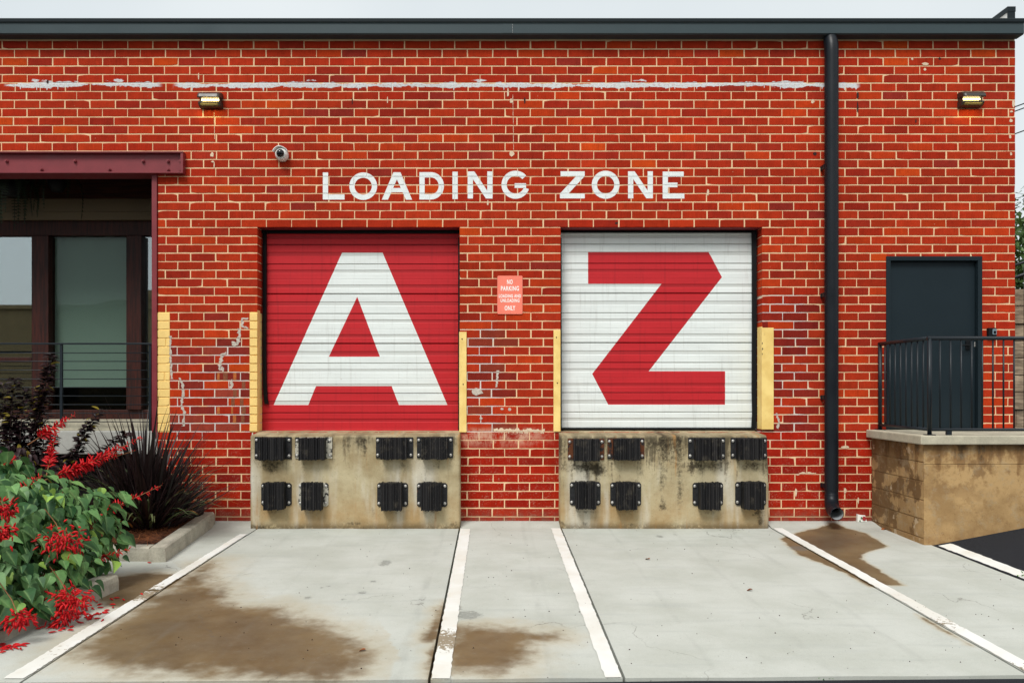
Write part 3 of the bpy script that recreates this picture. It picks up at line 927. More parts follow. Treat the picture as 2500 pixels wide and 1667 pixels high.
for i in range(14):
    mbv = MB(); v, f = brick_shape(.2878, PZ - GAP, .05, vr); mbv.add(v, f)
    variants.append({kd: mbv.mesh('brick', 'brick_o_' + kd) for kd in ('low', 'mid', 'high')})
many, ycols, yl = MB(), [], MB()
def zone_of(z): return 'low' if z < 1.5 else 'high' if 5.05 < z < 5.45 else 'mid'
for b in bricks:
    cx, cz = (b[0] + b[1]) / 2, (b[2] + b[3]) / 2
    if id(b) in chosen:
        o = link('brick', variants[vr.randrange(14)][zone_of(cz)], wall)
        o.location = (cx, b[7], cz)
        o.scale = ((b[1] - b[0]) / .2878, 1, 1)
        o.color = b[5]
    else:
        v, f = brick_shape(b[1] - b[0], b[3] - b[2], b[4], vr)
        tgt = yl if b[6] else many
        tgt.add([(x + cx, y + b[7], z + cz) for x, y, z in v], f, 0 if b[6] else ('low', 'mid', 'high').index(zone_of(cz)))
        if not b[6]: ycols += [b[5]] * len(v)
me = many.mesh('bricks', ['brick_a_low', 'brick_a_mid', 'brick_a_high'])
ca = me.attributes.new('bcol', 'FLOAT_COLOR', 'POINT')
ca.data.foreach_set('color', np.array(ycols, dtype=np.float32).ravel())
stuff(link('bricks', me, wall))
for (ya, yb, yc, yd) in YEL:                 # paint carried over the joints
    yl.add([(ya, MY - .0006, yc), (yb, MY - .0006, yc), (yb, MY - .0006, yd), (ya, MY - .0006, yd)], [(0, 1, 2, 3)])
yl.add([(A0 + .0015, MY, wz(1056)), (A0 + .0015, .1, wz(1056)), (A0 + .0015, .1, wz(757)), (A0 + .0015, MY, wz(757))], [(0, 1, 2, 3)])
yo = build(yl, 'yellow_painted_bricks', 'yellow', wall)
yo['label'] = 'brick corners painted safety yellow beside the entry and door A'; yo['kind'] = 'stuff'

# ---- painted lettering, laid over brick faces and joints
def clip_convex(poly, x0, x1, z0, z1):
    for ax, val, sgn in ((0, x0, 1), (0, x1, -1), (1, z0, 1), (1, z1, -1)):
        out = []
        for i in range(len(poly)):
            p, q = poly[i], poly[(i + 1) % len(poly)]
            dp, dq = (p[ax] - val) * sgn, (q[ax] - val) * sgn
            if dp >= 0: out.append(p)
            if (dp >= 0) != (dq >= 0):
                t = dp / (dp - dq); out.append((p[0] + (q[0] - p[0]) * t, p[1] + (q[1] - p[1]) * t))
        poly = out
        if len(poly) < 3: return []
    return poly
def on_wall(polys, lift=.0009):
    mb = MB()
    for poly in polys:
        xa, xb = min(p[0] for p in poly), max(p[0] for p in poly); za, zb = min(p[1] for p in poly), max(p[1] for p in poly)
        mb.add([(x, MY - lift, z) for x, z in poly], [tuple(range(len(poly)))])
        for b in bricks:
            if b[1] < xa or b[0] > xb or b[3] < za or b[2] > zb: continue
            c = clip_convex(poly, b[0] - .0004, b[1] + .0004, b[2] - .0004, b[3] + .0004)
            if c: mb.add([(x, b[7] - lift, z) for x, z in c], [tuple(range(len(c)))])
    return mb
def arc_strip(cx, cy, rx, ry, w, a0, a1, n):
    q = []
    for i in range(n):
        t0, t1 = R(a0 + (a1 - a0) * i / n), R(a0 + (a1 - a0) * (i + 1) / n)
        q.append([(cx + rx * math.cos(t0), cy - ry * math.sin(t0)), (cx + rx * math.cos(t1), cy - ry * math.sin(t1)),
                  (cx + (rx - w) * math.cos(t1), cy - (ry - w) * math.sin(t1)), (cx + (rx - w) * math.cos(t0), cy - (ry - w) * math.sin(t0))])
    return q
rect = lambda a, b, c, d: [(a, c), (b, c), (b, d), (a, d)]
def glyph(ch, x0, x1, t, b, w=36):
    if ch == 'L': return [rect(x0, x0 + w, t, b), rect(x0 + w, x1, b - w + 1, b)]
    if ch == 'I': return [rect(x0, x1, t, b)]
    if ch == 'O': return arc_strip((x0 + x1) / 2, (t + b) / 2, (x1 - x0) / 2, (b - t) / 2, w, 0, 360, 40)
    if ch == 'E':
        m = (t + b) / 2
        return [rect(x0, x0 + w, t, b), rect(x0 + w, x1 - 4, t, t + w - 1), rect(x0 + w, x1 - 47, m - 17, m + 15), rect(x0 + w, x1, b - w + 1, b)]
    if ch == 'N':
        k = (b - t) / (x1 - x0 - w * 1.25)       # slope of the diagonal
        xi, xo = x0 + w, x1 - w
        up = lambda x: t + (x - x0 - w * 1.25) * k
        lo = lambda x: t + (x - x0) * k
        q = [(xi, max(up(xi), t)), (x0 + w * 1.25, t), (xo, up(xo)), (xo, min(lo(xo), b)), (x1 - w * 1.25, b), (xi, lo(xi))]
        return [rect(x0, x0 + w, t, b), rect(x1 - w, x1, t, b), q]
    if ch == 'Z':
        h = w - 3
        return [rect(x0 + 4, x1, t, t + h), rect(x0, x1, b - h, b), [(x1 - 58, t + h), (x1, t + h), (x0 + 58, b - h), (x0, b - h)]]
    if ch == 'A':
        c = (x0 + x1) / 2; ap = 24; fw = 42; inner = t + 48
        xi = lambda y: (y - inner) / (b - inner)
        cb0, cb1 = t + 107, t + 136
        L = lambda y: c - (c - x0 - fw) * xi(y)
        return [[(x0, b), (x0 + fw, b), (c, inner), (c, t), (c - ap, t)], [(x1, b), (x1 - fw, b), (c, inner), (c, t), (c + ap, t)],
                [(L(cb0), cb0), (2 * c - L(cb0), cb0), (2 * c - L(cb1), cb1), (L(cb1), cb1)]]
    if ch == 'D':
        ry = (b - t) / 2; cy = (t + b) / 2; cx = x1 - ry * .95
        return [rect(x0, x0 + w, t, b), rect(x0 + w, cx, t, t + w), rect(x0 + w, cx, b - w, b)] + arc_strip(cx, cy, ry * .95, ry, w, -90, 90, 20)
    if ch == 'G':
        cx, cy = x0 + 96, (t + b) / 2; ry = (b - t) / 2
        return arc_strip(cx, cy, 96, ry, w, 40, 342, 34) + [rect(cx - 6, cx + 72, cy - 10, cy + 22)]
    return []
for ch, ox, x0, x1, t, b in [('L', 600, 527, 675, 1180, 1365), ('O', 600, 708, 898, 1180, 1368), ('A', 600, 930, 1137, 1179, 1366), ('D', 600, 1187, 1355, 1178, 1365),
                             ('I', 600, 1413, 1449, 1175, 1362), ('N', 600, 1517, 1687, 1173, 1358), ('G', 600, 1748, 1915, 1168, 1360), ('Z', 1200, 468, 637, 1172, 1357),
                             ('O', 1200, 685, 875, 1168, 1360), ('N', 1200, 933, 1103, 1172, 1357), ('E', 1200, 1170, 1318, 1174, 1358)]:
    polys = [[(wx(ox + x / 2.8), wz(y / 2.8)) for x, y in p] for p in glyph(ch, x0, x1, t, b)]
    o = build(on_wall(polys), 'painted_letter', 'white_paint', wall, fix=False)

# ---- patched spots, plugs, drips and odd marks on the brick
def splat(px, py, rx, ry, r, n=9):
    ph = r.uniform(0, 6)
    return [(wx(px + rx * math.cos(2 * math.pi * i / n + ph) * r.uniform(.7, 1.2)), wz(py + ry * math.sin(2 * math.pi * i / n + ph) * r.uniform(.7, 1.2))) for i in range(n)]
sr = random.Random(21)
def spots(name, mat, lst):
    for (px, py, rx, ry) in lst:
        mb = MB(); pl = splat(px, py, rx, ry, sr)
        mb.add([(x, -.0030, z) for x, z in pl] + [(x, .003, z) for x, z in pl], [tuple(range(9))] + [(i, (i + 1) % 9, 9 + (i + 1) % 9, 9 + i) for i in range(9)])
        build(mb, name, mat, wall)
spots('mortar_patch', 'spall', [(518, 378, 5, 6), (1249, 375, 6.5, 7), (1248, 247, 4, 6), (1984, 248, 5, 5), (2258, 157, 8, 3.5), (2258, 170, 3, 4), (2227, 145, 3, 3), (2474, 253, 4, 9), (2469, 273, 4, 3), (2468, 295, 4, 5), (2466, 334, 3, 5), (2468, 376, 3, 4),
                                 (2063, 1091, 9, 4), (1943, 1201, 3, 10), (2063, 1197, 3, 8), (2095, 1221, 2.5, 8), (520, 395, 4, 2), (523, 403, 1.4, 9), (485, 187, 1.6, 9), (946, 245, 1.3, 8), (1240, 228, 2.5, 11), (1191, 496, 2, 7), (1728, 470, 3, 8)])
spots('pale_patch', 'pale_patch', [(1165, 956, 15, 9), (1174, 1021, 4, 3), (1226, 998, 4, 3), (1244, 999, 4, 4)])
def ragged(path, w, mat='pale_patch'):
    pts = []
    for (a, b) in zip(path, path[1:]):
        n = max(2, int(math.hypot(b[0] - a[0], b[1] - a[1]) / 3))
        pts += [(a[0] + (b[0] - a[0]) * i / n, a[1] + (b[1] - a[1]) * i / n) for i in range(n)]
    pts.append(path[-1])
    L_, R_ = [], []
    for i, p in enumerate(pts):
        a, b = pts[max(i - 1, 0)], pts[min(i + 1, len(pts) - 1)]
        dx_, dy_ = b[0] - a[0], b[1] - a[1]; l = math.hypot(dx_, dy_) or 1
        nx_, ny_ = -dy_ / l, dx_ / l
        L_.append((p[0] + nx_ * w * sr.uniform(.1, 1.0), p[1] + ny_ * w * sr.uniform(.1, 1.0)))
        R_.append((p[0] - nx_ * w * sr.uniform(.1, 1.0), p[1] - ny_ * w * sr.uniform(.1, 1.0)))
    quads = [[(wx(x), wz(y)) for x, y in (L_[i], L_[i + 1], R_[i + 1], R_[i])] for i in range(len(pts) - 1)]
    build(on_wall(quads, .0015), 'mortar_smear', mat, wall, fix=False)
ragged([(606, 777), (592, 778), (591, 797), (606, 801)], 5)
ragged([(585, 802), (585, 822), (580, 838), (566, 840)], 7)
ragged([(553, 860), (541, 866), (540, 880), (535, 899), (547, 901)], 7)
ragged([(416, 820), (416, 850), (417, 880), (420, 925)], 4)
ragged([(438, 922), (446, 940), (446, 966), (443, 990), (450, 1006), (448, 1040)], 5)
ragged([(566, 926), (565, 942), (562, 948)], 5)
ragged([(1895, 1008), (1902, 1030), (1897, 1046)], 4)
ragged([(1216, 904), (1213, 925), (1212, 945)], 4)
ragged([(1205, 1050), (1330, 1052)], 7, 'spall')
ragged([(1992, 1155), (1960, 1154), (1943, 1158)], 3, 'spall')
ragged([(1252, 232), (1253, 300), (1254, 366)], .9, 'spall')
ragged([(523, 275), (524, 340)], .9, 'spall')
spots('dark_mark', 'soot', [(860, 248, 1.6, 8), (1281, 247, 2.5, 8), (1989, 376, 4.5, 4.5), (2094, 233, 2.5, 9), (2094, 262, 1.8, 14), (2236, 296, 1.8, 5), (116, 200, 3, 5), (2294, 144, 3.5, 3), (1505, 545, 4, 3)])
for b in bricks:                             # old ochre colour banding on a few bricks left of door A
    zm = (b[2] + b[3]) / 2
    if b[6] or b[0] < wx(500) or b[1] > wx(612) or not wz(1030) < zm < wz(903): continue
    for c0_, wd in ((513, 9), (528, 6), (546, 11), (567, 7), (588, 12)):
        if sr.random() < .35: continue
        xa = wx(c0_ + sr.uniform(-3, 3)); xb = xa + wd * sr.uniform(.6, 1.2) / S
        if xa < b[0] + .004 or xb > b[1] - .004: continue
        m = sr.choice(('ochre_mark', 'olive_mark'))
        build(MB().add([(xa, b[7] - .0012, b[2] + .002), (xb, b[7] - .0012, b[2] + .002), (xb, b[7] - .0012, b[3] - .002), (xa, b[7] - .0012, b[3] - .002)], [(0, 1, 2, 3)]), m, m[:5], wall, fix=False)

# ---- roof, side and back walls (closes the building)
k = NT('side_brick')
bt = k.new('ShaderNodeTexBrick')
xx, yy, zz_ = k.xyz()
k.put(bt.inputs['Vector'], k.comb(yy, zz_, 0))
for nm, v in (('Scale', 1.0), ('Brick Width', .3013), ('Row Height', .1017), ('Mortar Size', .006)): bt.inputs[nm].default_value = v
bt.inputs['Color1'].default_value, bt.inputs['Color2'].default_value, bt.inputs['Mortar'].default_value = srgb(160, 46, 30), srgb(182, 58, 32), srgb(226, 188, 146)
k.set(bt.outputs[0], .85)
MAT['side_brick'] = k.m
mb = MB().box(X1 - .2, X1 - .004, .201, 12, -.5, 5.76)
build(mb, 'side_wall', 'side_brick', bld)
mb = MB().box(-14.6, -8.71, .004, 12, -.5, 5.76)
build(mb, 'side_wall', 'side_brick', bld)
mb = MB().box(X0, X1 - .21, 11.8, 12, -.5, 5.76)
build(mb, 'back_wall', 'side_brick', bld)
mb = MB().box(-14.6, X1 + .02, .0, 12.1, 5.905, 5.94)
build(mb, 'roof', 'membrane', bld)
# raised parapet of the far right wall
p0 = P(2461, 20, -.02)
mb = MB().box(p0.x, X1 - .003, .03, 3.5, 5.941, p0.z - .05)
par = build(mb, 'parapet', 'membrane', bld)
MBc = MB().box(p0.x - .012, X1 + .012, .008, 3.55, p0.z - .05, p0.z + .012).box(p0.x - .004, X1 + .008, .012, .0295, 5.941, p0.z - .051)
build(MBc, 'coping', 'gutter_dark', par)

# ---- gutter
gz0, gz1 = 5.777, P(0, 46, .14).z
prof = [(-.004, gz0 + .001), (-.125, gz0), (-.140, gz0 + .012), (-.140, gz1 - .055), (-.152, gz1 - .046), (-.156, gz1 - .006), (-.150, gz1), (-.004, gz1)]
gut = build(MB().extrude_x(prof, -14.6, X1 + .012), 'gutter', 'gutter', bld)
build(MB().extrude_x([(-.1535, gz1 - .047), (-.1575, gz1 - .044), (-.1605, gz1 - .008), (-.1565, gz1 - .004)], -14.6, X1 + .014), 'gutter_lip', 'gutter_dark', gut)
sx = wx(1253) * (CAM_D - .14) / CAM_D
build(MB().box(sx - .12, sx, -.1417, -.1403, gz0 + .014, gz1 - .057), 'seam_plate', 'gutter', gut)
for i in range(6):
    zz = gz0 + .02 + i * .018
    build(MB().tube([(sx - .008, -.1417, zz), (sx - .008, -.1432, zz)], .0035, 8), 'rivet', 'bolt', gut)

# ---- roll-up doors
DY = 0.195
def door(label, px0, px1, pytop, pybot, ox, letter, base, ink, joints):
    sc = F / (CAM_D + DY)
    dx = lambda px: (px - VX) / sc
    dz = lambda py: EYE + (VY - py) / sc
    x0, x1 = dx(px0), dx(px1)
    zt, zb = dz(pytop), dz(pybot)
    # backing sheet carries the panels
    root = build(MB().box(x0 - .05, x1 + .05, DY + .014, DY + .05, zb - .02, zt + .15), 'roll_up_door', base, bld)
    root['label'] = label
    loops = [[(dx(ox + x / 2.8), dz(500 + y / 2.8)) for x, y in L] for L in letter]
    edges = [(L[i], L[(i + 1) % len(L)]) for L in loops for i in range(len(L))]
    lz = {p[1] for L in loops for p in L}
    u = 1 / 2.8 / sc
    # one rib pattern per section, measured down from its upper joint
    feats = [(0, 4, .010), (6, 0, 0)]
    pat = [(0.5, .010), (4, .010), (9, 0), (53, 0), (56, .006), (80, .006), (84, 0), (131, 0), (134, .009), (139, .009), (143, 0), (175, 0), (178, .006), (196, .006), (200, 0),
           (238, 0), (239.5, .0025), (241, .0025), (243, 0), (276, 0), (279, .006), (298, .006), (302, 0), (333, 0), (337.8, .008)]
    tops = [joints - 338.5 + 338.5 * i for i in range(5)]
    for tpy in tops:
        prof = []
        for o, dp in pat:
            z = dz(500 + (tpy + o) / 2.8)
            prof.append((z, dp))
        prof = [(z, d) for z, d in prof if zb <= z <= zt]
        if len(prof) < 3: continue
        zlo, zhi = prof[-1][0], prof[0][0]
        if tpy + 338 > (pybot - 500) * 2.8: prof.append((zb, 0)); zlo = zb
        if tpy < (pytop - 500) * 2.8: prof.insert(0, (zt, prof[0][1])); zhi = zt
        extra = [z for z in lz if zlo < z < zhi]
        def yd(z):
            for (za, da), (zb_, db) in zip(prof, prof[1:]):
                if zb_ <= z <= za: return da + (db - da) * (za - z) / max(za - zb_, 1e-9)
            return 0
        zs = sorted({*[round(z, 6) for z, _ in prof], *[round(z, 6) for z in extra]}, reverse=True)
        mb = MB()
        for za, zb2 in zip(zs, zs[1:]):
            if za - zb2 < 2e-5: continue
            ya, yb = DY + yd(za), DY + yd(zb2)
            zm = (za + zb2) / 2
            cr_ = []
            for (p, q) in edges:
                lo, hi = min(p[1], q[1]), max(p[1], q[1])
                if lo <= zm <= hi and hi - lo > 1e-6:
                    fx = lambda z: p[0] + (q[0] - p[0]) * (z - p[1]) / (q[1] - p[1])
                    cr_.append((fx(zm), fx(za), fx(zb2)))
            cr_.sort()
            xsa = [x0] + [c[1] for c in cr_] + [x1]; xsb = [x0] + [c[2] for c in cr_] + [x1]
            for i in range(len(xsa) - 1):
                mb.add([(xsa[i], ya, za), (xsa[i + 1], ya, za), (xsb[i + 1], yb, zb2), (xsb[i], yb, zb2)], [(3, 2, 1, 0)], 1 if i % 2 else 0)
        build(mb, 'door_panel', [base, ink], root, fix=False)
    return root, x0, x1, zb, zt
LA = [[(658, 327), (935, 327), (1378, 1367), (1047, 1367), (997, 1238), (480, 1238), (427, 1367), (190, 1367)], [(762, 628), (917, 1038), (567, 1038)]]
LZ = [[(660, 323), (1485, 323), (1575, 495), (1075, 1137), (1597, 1137), (1597, 1365), (798, 1365), (688, 1155), (1162, 540), (660, 540)]]
dA, ax0, ax1, azb, azt = door('red ribbed overhead door painted with a large white letter A', 640, 1122, 562, 1048.5, 600, LA, 'door_red', 'door_white', 270)
dZ, zx0, zx1, zzb, zzt = door('white ribbed overhead door painted with a large red letter Z', 1366, 1842, 560, 1045, 1200, LZ, 'door_white', 'door_red', 265)
def seal(pts, wid, root, y=.165, th=.025):
    mb = MB()
    for i in range(len(pts) - 1):
        (xa, za), (xb, zb) = pts[i], pts[i + 1]
    n = len(pts)
    vs_ = []
    for x, z in pts: vs_ += [(x - wid / 2, y, z), (x + wid / 2, y - .01, z), (x + wid / 2, y + th, z), (x - wid / 2, y + th, z)]
    fs = []
    for i in range(n - 1):
        for k in range(4): fs.append((i * 4 + k, i * 4 + (k + 1) % 4, i * 4 + 4 + (k + 1) % 4, i * 4 + 4 + k))
    fs += [(0, 1, 2, 3), tuple((n - 1) * 4 + k for k in (3, 2, 1, 0))]
    mb.add(vs_, fs)
    return build(mb, 'seal', 'black', root)
Q = lambda px, py: (P(px, py, -.165).x, P(px, py, -.165).z)
seal([Q(646, 556), Q(646, 700), Q(645.5, 850), Q(646, 930), Q(648, 970), Q(650.5, 986)], .045, dA, .160)
build(MB().cbox(ax0, ax1, .158, .19, P(0, 570, -.165).z, LINT - .005, .006), 'seal', 'black', dA)
build(MB().cbox(P(1118.5, 0, -.165).x, A1 - .002, .15, .188, azb, LINT - .1, .005), 'seal', 'black', dA)
seal([Q(1841, 560), Q(1841.5, 800), Q(1841, 950), Q(1842, 1010), Q(1840, 1046)], .050, dZ, .160)
build(MB().cbox(zx0, zx1, .158, .19, P(0, 568, -.165).z, LINT - .005, .006), 'seal', 'black', dZ)
build(MB().cbox(Z0_ + .002, P(1371, 0, -.165).x, .15, .188, zzb, LINT - .1, .004), 'seal', 'black', dZ)
build(MB().cbox(zx0, zx1, .17, .193, zzb - .014, zzb + .008, .004), 'bottom_seal', 'black', dZ)
build(MB().cbox(ax0, ax1, .18, .1945, azb - .014, azb + .002, .003), 'bottom_seal', 'door_red', dA)
# steel lintels
build(MB().box(A0 - .1, A1 + .15, .02, .19, LINT - .001, LINT + .0025), 'lintel', 'steel_red', bld)
build(MB().box(Z0_ - .1, Z1_ + .15, .02, .19, LINT - .001, LINT + .0025), 'lintel', 'steel_red', bld)

# ---- grey steel side door
sx0, sx1, stz = wx(2163), wx(2397), wz(626)
sd_ = build(MB().cbox(sx0 + .055, sx1 - .055, .045, .09, 1.118, stz - .055, .004), 'steel_door', 'steel_door', bld)
sd_['label'] = 'dark slate steel side door above the right landing'
mb = MB().cbox(sx0, sx0 + .052, -.012, .15, 1.10, stz - .0521, .005).cbox(sx1 - .052, sx1, -.012, .15, 1.10, stz - .0521, .005).cbox(sx0, sx1, -.012, .15, stz - .052, stz, .005)
build(mb, 'door_frame', 'steel_door', sd_)
for pz in (688, 845, 1002):
    z = wz(pz)
    build(MB().tube([(sx0 + .058, .038, z - .055), (sx0 + .058, .038, z + .055)], .011, 10), 'hinge', 'rail', sd_, True)
hz = wz(843)
mb = MB().cbox(wx(2362), wx(2373), .032, .0449, hz - .05, hz + .06, .004).tube([(wx(2367), .04, hz), (wx(2367), -.012, hz), (wx(2358), -.018, hz), (wx(2345), -.018, hz)], .009, 8)
build(mb, 'handle', 'black', sd_)
build(MB().box(wx(2383.5), wx(2386), .0385, .0448, wz(846), wz(834)), 'latch', 'bolt', sd_)
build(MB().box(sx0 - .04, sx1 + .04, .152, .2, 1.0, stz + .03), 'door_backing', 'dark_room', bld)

# ================================================================== RECESSED ENTRY on the left
GY = 1.0
q = lambda px, py, y: P(px, py, -y)
ent = bld
bz0, bz1 = wz(427), wz(375)
bx1 = wx(453)
mb = MB()
mb.box(-8.6, bx1 - .03, -.03, .19, bz0 + .014, bz1 - .014)          # web
mb.box(-8.6, bx1, -.085, .19, bz1 - .014, bz1)                       # flanges
mb.box(-8.6, bx1, -.085, .19, bz0, bz0 + .014)
mb.box(bx1 - .0298, bx1, -.078, .19, bz0 + .0142, bz1 - .0142)
beam = build(mb, 'lintel_beam', 'steel_red', bld)
beam['label'] = 'dark red bolted steel channel beam over the entry'
for (px, py) in [(17, 394), (184, 394), (350, 394), (411, 394), (442, 394), (102, 414.5), (268, 414.5), (411, 415), (442, 415)]:
    c = P(px, py, .03)
    vs_ = []
    m2 = MB().tube([(c.x, -.029, c.z), (c.x, -.048, c.z)], .021, 6).tube([(c.x, -.048, c.z), (c.x, -.062, c.z)], .011, 10)
    build(m2, 'bolt', 'steel_red', beam)
post = build(MB().box(XR - .062, XR - .003, -.02, -.006, 1.0, bz0 - .001).box(XR - .062, XR - .05, -.0058, .2, 1.0, bz0 - .001).box(XR - .015, XR - .003, -.0058, .2, 1.0, bz0 - .001), 'steel_column', 'steel_red', bld)
# entry slab with a ledge in front of a low riser
sz = wz(1052)
slabm = MB().cbox(-8.6, XR - .001, -.02, .4, wz(1108), sz, .01)
eslab = build(slabm, 'entry_slab', 'slab_grey', bld)
rz = wz(1031)
build(MB().cbox(-8.6, XR - .064, .075, 1.6, sz + .001, rz, .008), 'riser', 'cap', eslab)
build(MB().box(-8.6, XR - .001, .42, .5, -.4, wz(1108)), 'underpinning', 'dark_room', bld)
# inside faces
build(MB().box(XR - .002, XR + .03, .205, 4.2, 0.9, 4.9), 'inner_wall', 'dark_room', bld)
build(MB().box(-8.6, XR - .003, .2, 4.2, 4.62, 4.66), 'entry_ceiling', 'soffit', bld)
for i in range(12):
    xb = XR - .35 - i * .36
    build(MB().box(xb, xb + .06, .22, GY - .12, 4.50, 4.615), 'joist', 'soffit', bld)
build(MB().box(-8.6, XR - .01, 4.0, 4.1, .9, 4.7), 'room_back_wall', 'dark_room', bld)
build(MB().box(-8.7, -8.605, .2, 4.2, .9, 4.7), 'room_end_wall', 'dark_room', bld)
hz0, hz1, hz2 = q(0, 537, GY - .06).z, q(0, 517, GY - .06).z, q(0, 486, GY - .06).z
build(MB().cbox(-8.6, XR - .004, GY - .075, GY - .02, hz0, hz1 - .003, .003), 'fascia_board', 'board', bld)
build(MB().cbox(-8.6, XR - .004, GY - .075, GY - .02, hz1, hz2, .003), 'fascia_board', 'board', bld)
build(MB().box(-8.6, XR - .004, GY - .09, GY + .1, hz2 + .002, 4.615), 'header', 'soffit', bld)
def wbox(px0, px1, py0, py1, y0, y1, name, m='wood', parent=None, c=.006):
    a, b = q(px0, py0, y0), q(px1, py1, y0)
    return build(MB().cbox(a.x, b.x, y0, y1, b.z, a.z, c), name, m, parent or bld)
glz = wbox(-500, 395, 536, 575, GY, GY + .12, 'window_head')
glz['label'] = 'dark stained wood framed glazing of the entry'
gl_root = glz
wbox(-500, 395, 1000, 1027, GY, GY + .12, 'bottom_rail', parent=gl_root)
for a, b in ((77, 118), (308, 345), (-190, -150)):
    wbox(a, b, 575.2, 999.8, GY - .04, GY + .12, 'mullion', parent=gl_root)
wbox(-500, 76.5, 872, 884, GY + .02, GY + .08, 'transom', parent=gl_root)
def pane(px0, px1, py0, py1, m):
    a, b = q(px0, py0, GY + .06), q(px1, py1, GY + .06)
    build(MB().box(a.x, b.x, GY + .062, GY + .068, b.z, a.z), 'pane', m, gl_root)
pane(-149, 76.9, 575.3, 999.5, 'glass')
pane(118.2, 307.8, 575.3, 999.5, 'glass_blind')
pane(345.2, 388, 575.3, 999.5, 'glass')
pane(-490, -190.5, 575.3, 999.5, 'glass')
a, b = q(116, 576, GY + .1), q(310, 942, GY + .1)
bl = build(MB().box(a.x, b.x, GY + .13, GY + .134, b.z, a.z).box(a.x, b.x, GY + .124, GY + .140, b.z - .02, b.z - .0005), 'roller_blind', 'blind', gl_root)
a, b = q(343, 590, GY + .1), q(392, 985, GY + .1)
build(MB().box(a.x, b.x, GY + .13, GY + .134, b.z, a.z), 'roller_blind', 'blind', gl_root)

# cable railing of the entry
er = thing('cable_railing', (-5.2, .03, rz), 'dark horizontal bar railing in front of the left glazed entry', 'railing')
ry_ = .03
ep = lambda px, py: P(px, py, -ry_)
for px, pb in ((150, 1030), (367, 1052), (-70, 1030)):
    a, b = ep(px - 3.2, 839), ep(px + 3.2, pb)
    build(MB().cbox(a.x, b.x, ry_ - .012, ry_ + .012, b.z, a.z, .003), 'post', 'rail', er)
a, b = ep(-300, 837), ep(374, 841)
build(MB().cbox(a.x, b.x, ry_ - .022, ry_ + .022, b.z, a.z, .003), 'top_rail', 'rail', er)
for py in (861.5, 882, 903.5, 925, 945.5, 966.5, 987.5, 1008.5, 1029.5):
    a, b = ep(-300, py), ep(374, py)
    build(MB().tube([(a.x, ry_, a.z), (b.x, ry_, b.z)], .006, 6), 'bar', 'rail', er, True)

# ================================================================== DOCK BLOCKS
def blob(dx, dz, sx_, sz_): return math.exp(-(dx / sx_) ** 2 - (dz / sz_) ** 2)
def dock(px0, px1, pxb, stains, label, name='loading_dock'):
    d = .28
    sc = F / (CAM_D - d)
    x0, x1, xb = (px0 - VX) / sc, (px1 - VX) / sc, (pxb - VX) / sc
    zt = 1.06; nx, nz = 110, 60
    zb = -.06
    mb = MB()
    r = random.Random(int(px0))
    # front face grid, lip rounded back into the sloping top
    rows = [(zb + (zt - .03 - zb) * j / nz, -d) for j in range(nz + 1)] + [(zt - .012, -d + .006), (zt - .003, -d + .018), (zt, -d + .04), (zt + .012, -.05), (1.086, .05), (1.092, .20), (1.092, .26)]
    for j, (z, y) in enumerate(rows):
        t = min(max((z - .55) / .5, 0), 1)
        xr = xb + (x1 - xb) * t
        for i in range(nx + 1):
            x = x0 + (xr - x0) * i / nx
            e = min(i, nx - i)
            yy = y + (.012 if e == 0 else .004 if e == 1 else 0) * (1 if y < -.2 else 0)
            n = .004 * mnoise.noise((x * 5, z * 5, 1)) + .0022 * mnoise.noise((x * 19, z * 19, 4))
            if z < .1: n += .02 * max(0, mnoise.noise((x * 4, z * 9, 9))) * (1 - max(z, 0) / .1)
            mb.v.append((x + (.004 * mnoise.noise((z * 8, px0, 0)) if e == 0 else 0), yy + n, z + (.003 * mnoise.noise((x * 9, 2, 2)) if j > nz else 0)))
    w = nx + 1; nr = len(rows)
    for j in range(nr - 1):
        for i in range(nx): mb.f.append((j * w + i, j * w + i + 1, (j + 1) * w + i + 1, (j + 1) * w + i))
    for col, flip in ((0, False), (nx, True)):               # returns to the wall
        o = len(mb.v)
        for j in range(nr - 3):
            p = mb.v[j * w + col]; mb.v.append((p[0], .02, p[2]))
        for j in range(nr - 4):
            f = (j * w + col, (j + 1) * w + col, o + j + 1, o + j)
            mb.f.append(f if flip else f[::-1])
    mb.mi = [0] * len(mb.f)
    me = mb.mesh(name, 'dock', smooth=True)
    st = [min(1.0, sum(a * blob(v[0] - sx_, v[2] - sz_, wx_, wz_) for sx_, sz_, wx_, wz_, a in stains)) for v in mb.v]
    a_ = me.attributes.new('stain', 'FLOAT', 'POINT'); a_.data.foreach_set('value', st)
    o = link(name, me)
    return tag(o, label, 'loading dock'), x0, x1, zb
def ds(px, py, sx_, sz_, a):
    p = P(px, py, .28); return (p.x, p.z, sx_ / 210, sz_ / 210, a)
stA = [ds(660, 1133, 40, 15, .75), ds(665, 1150, 14, 10, .5), ds(890, 1090, 7, 34, .75), ds(870, 1075, 20, 14, .5), ds(740, 1140, 8, 35, .4), ds(982, 1138, 8, 20, .55), ds(1068, 1135, 7, 20, .55), ds(662, 1248, 32, 8, .45), ds(755, 1248, 32, 8, .4), ds(955, 1248, 32, 8, .4), ds(1055, 1248, 32, 8, .45),
       ds(910, 1250, 5, 12, .5), ds(868, 1278, 30, 5, .6), ds(630, 1286, 30, 8, .5), ds(1110, 1280, 12, 10, .6), ds(840, 1290, 250, 5, .35)]
